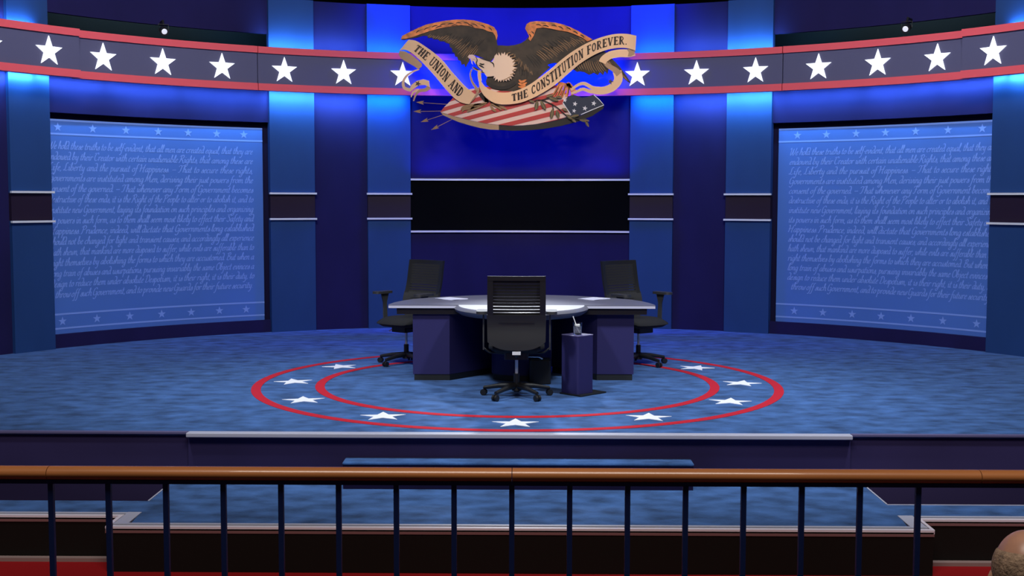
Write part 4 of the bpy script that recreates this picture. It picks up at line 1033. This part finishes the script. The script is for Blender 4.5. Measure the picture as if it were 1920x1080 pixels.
HZ = 1.118                                                   # head centre above the balcony floor
hb = MB()
ball(hb, (0, -0.012, HZ+0.015), (0.078, 0.096, 0.098), 28, 20)      # skull
ball(hb, (0, 0.030, HZ-0.045), (0.062, 0.066, 0.078), 24, 16)       # face
ball(hb, (0, 0.055, HZ-0.100), (0.034, 0.034, 0.026))               # chin
ball(hb, (0, 0.100, HZ-0.030), (0.012, 0.018, 0.022))               # nose
ball(hb, (0, 0.092, HZ-0.014), (0.008, 0.012, 0.028))
for sx in (-1, 1):
    ball(hb, (sx*0.030, 0.078, HZ+0.018), (0.022, 0.012, 0.008))    # brow
    ball(hb, (sx*0.032, 0.052, HZ-0.035), (0.024, 0.026, 0.020))    # cheek
    for k in range(9):                                               # ear rim
        a = R(-60+k*32); ball(hb, (sx*(0.083+0.006*math.cos(a)), -0.006-0.014*math.cos(a)*0.9, HZ-0.028+0.027*math.sin(a)), (0.006, 0.008, 0.008), 10, 8)
    ball(hb, (sx*0.079, 0.0, HZ-0.028), (0.008, 0.014, 0.022))
ball(hb, (0, 0.092, HZ-0.064), (0.024, 0.008, 0.006)); ball(hb, (0, 0.090, HZ-0.075), (0.021, 0.008, 0.006))
hb.tube([(0, -0.018, HZ-0.06), (0, -0.035, HZ-0.15), (0, -0.05, HZ-0.23)], [0.058, 0.058, 0.085], 20)
bodyb = MB()
bodyb.tube([(0, -0.05, HZ-0.22), (0, -0.06, HZ-0.30), (0, -0.06, HZ-0.45), (0, -0.05, 0.48)], [0.10, 0.15, 0.155, 0.145], 24)
for sx in (-1, 1):
    ball(bodyb, (sx*0.165, -0.06, HZ-0.275), (0.075, 0.075, 0.07))
    bodyb.tube([(sx*0.185, -0.06, HZ-0.28), (sx*0.235, -0.02, 0.68), (sx*0.22, 0.02, 0.62)], [0.055, 0.046, 0.042], 14)
    bodyb.tube([(sx*0.22, 0.02, 0.62), (sx*0.18, 0.16, 0.585), (sx*0.135, 0.27, 0.575)], [0.042, 0.034, 0.026], 14)
    hx, hy, hz = sx*0.125, 0.305, 0.572
    ball(bodyb, (hx, hy, hz), (0.040, 0.048, 0.016))
    for k, (off, ln) in enumerate(((-0.030, 0.062), (-0.010, 0.072), (0.010, 0.068), (0.029, 0.052))):
        fx = hx+off
        bodyb.tube([(fx, hy+0.03, hz+0.002), (fx, hy+0.03+ln*.5, hz+0.003), (fx, hy+0.03+ln*.85, hz-0.012), (fx, hy+0.03+ln*.95, hz-0.03)], [0.0095, 0.009, 0.008, 0.007], 8)
    bodyb.tube([(hx-sx*0.03, hy-0.015, hz), (hx-sx*0.058, hy+0.012, hz-0.002), (hx-sx*0.066, hy+0.042, hz-0.008)], [0.013, 0.011, 0.009], 8)
    bodyb.tube([(sx*0.09, 0.0, 0.50), (sx*0.11, 0.22, 0.50), (sx*0.12, 0.43, 0.49)], [0.085, 0.075, 0.058], 16)
    bodyb.tube([(sx*0.12, 0.43, 0.49), (sx*0.12, 0.44, 0.30), (sx*0.12, 0.42, 0.09)], [0.056, 0.052, 0.036], 16)
    ball(bodyb, (sx*0.12, 0.48, 0.045), (0.042, 0.12, 0.040))
bd_ = remesh('body', [hb, bodyb], 0.0065, 'skin', man, 4)
# hair: short fringe round the sides and back, crown bare
hr = MB()
vs = []; nph, nth = 40, 16
def hp(ph, f, off):
    top_lim = 0.92+0.25*(0.5+0.5*math.sin(ph))     # bald crown and forehead
    th = top_lim + (2.05-top_lim)*f
    edge = 0.0045*math.sin(PI*min(max(f, 0.0), 1.0))**0.4
    rx, ry, rz = 0.0785+edge+off, 0.0965+edge+off, 0.0985+edge+off
    return (rx*math.sin(th)*math.cos(ph), -0.012+ry*math.sin(th)*math.sin(ph), HZ+0.013+rz*math.cos(th))
a0, a1 = R(150), R(390)                                     # side - back - side
for lay in (0, 1):
    for j in range(nth+1):
        for i in range(nph+1): vs.append(hp(a0+(a1-a0)*i/nph, j/nth, -0.004 if lay else 0.0))
fs = []; q = (nph+1)*(nth+1)
for j in range(nth):
    for i in range(nph):
        a = j*(nph+1)+i; fs += [(a, a+1, a+nph+2, a+nph+1), (q+a, q+a+nph+1, q+a+nph+2, q+a+1)]
hr.add(vs, fs); o = obj('hair', hr, 'hair', man, smooth='all'); o['label'] = 'short grey hair around the sides and back'
# clothes
jk = MB()
jk.tube([(0, -0.05, HZ-0.215), (0, -0.06, HZ-0.30), (0, -0.06, HZ-0.45), (0, -0.05, 0.47)], [0.105, 0.165, 0.17, 0.165], 24)
for sx in (-1, 1):
    ball(jk, (sx*0.165, -0.06, HZ-0.275), (0.088, 0.088, 0.08))
    jk.tube([(sx*0.185, -0.06, HZ-0.28), (sx*0.235, -0.02, 0.68), (sx*0.22, 0.02, 0.62)], [0.068, 0.058, 0.054], 14)
    jk.tube([(sx*0.22, 0.02, 0.62), (sx*0.18, 0.16, 0.585), (sx*0.145, 0.25, 0.577)], [0.054, 0.046, 0.038], 14)
remesh('jacket', [jk], 0.012, 'suit', man, 4)
cl = MB(); cl.tube([(0, -0.045, HZ-0.235), (0, -0.036, HZ-0.165)], [0.085, 0.068], 24); obj('shirt_collar', cl, 'shirt', man, smooth=True)
tr = MB()
for sx in (-1, 1):
    tr.tube([(sx*0.08, -0.06, 0.52), (sx*0.09, 0.02, 0.505), (sx*0.11, 0.22, 0.50), (sx*0.12, 0.43, 0.49)], [0.10, 0.098, 0.088, 0.070], 16)
    tr.tube([(sx*0.12, 0.43, 0.49), (sx*0.12, 0.44, 0.30), (sx*0.12, 0.42, 0.08)], [0.070, 0.064, 0.052], 16)
remesh('trousers', [tr], 0.012, 'suit', man, 4)
sh_ = MB()
for sx in (-1, 1): ball(sh_, (sx*0.12, 0.48, 0.045), (0.050, 0.135, 0.045))
remesh('shoes', [sh_], 0.008, 'black', man, 2)
# theatre seat
ts = empty('theatre_seat', (PX, PY, PZ), R(-14), 'red upholstered theatre seat under the person', 'seat')
mb = MB(); mb.rbox((0, 0.06, 0.355), (0.48, 0.46, 0.09), 0.05); obj('seat_cushion', mb, 'seat_red', ts, bevel=0.02)
mb = MB(); mb.rbox((0, -0.275, 0.55), (0.48, 0.07, 0.52), 0.03); obj('seat_back', mb, 'seat_red', ts, bevel=0.02)
for sx in (-1, 1):
    mb = MB(); mb.rbox((sx*0.272, 0.0, 0.23), (0.05, 0.40, 0.46), 0.015); obj('side_panel', mb, 'black', ts, bevel=0.006)
    mb = MB(); mb.rbox((sx*0.272, 0.0, 0.475), (0.06, 0.36, 0.03), 0.02); obj('armrest', mb, 'wood', ts, bevel=0.005)

for o in bpy.data.objects:
    if o.name.split('.')[0] in ('feather_marks', 'feather_lines', 'ruff_marks', 'face_marks', 'script_lettering'): o['kind'] = 'stuff'
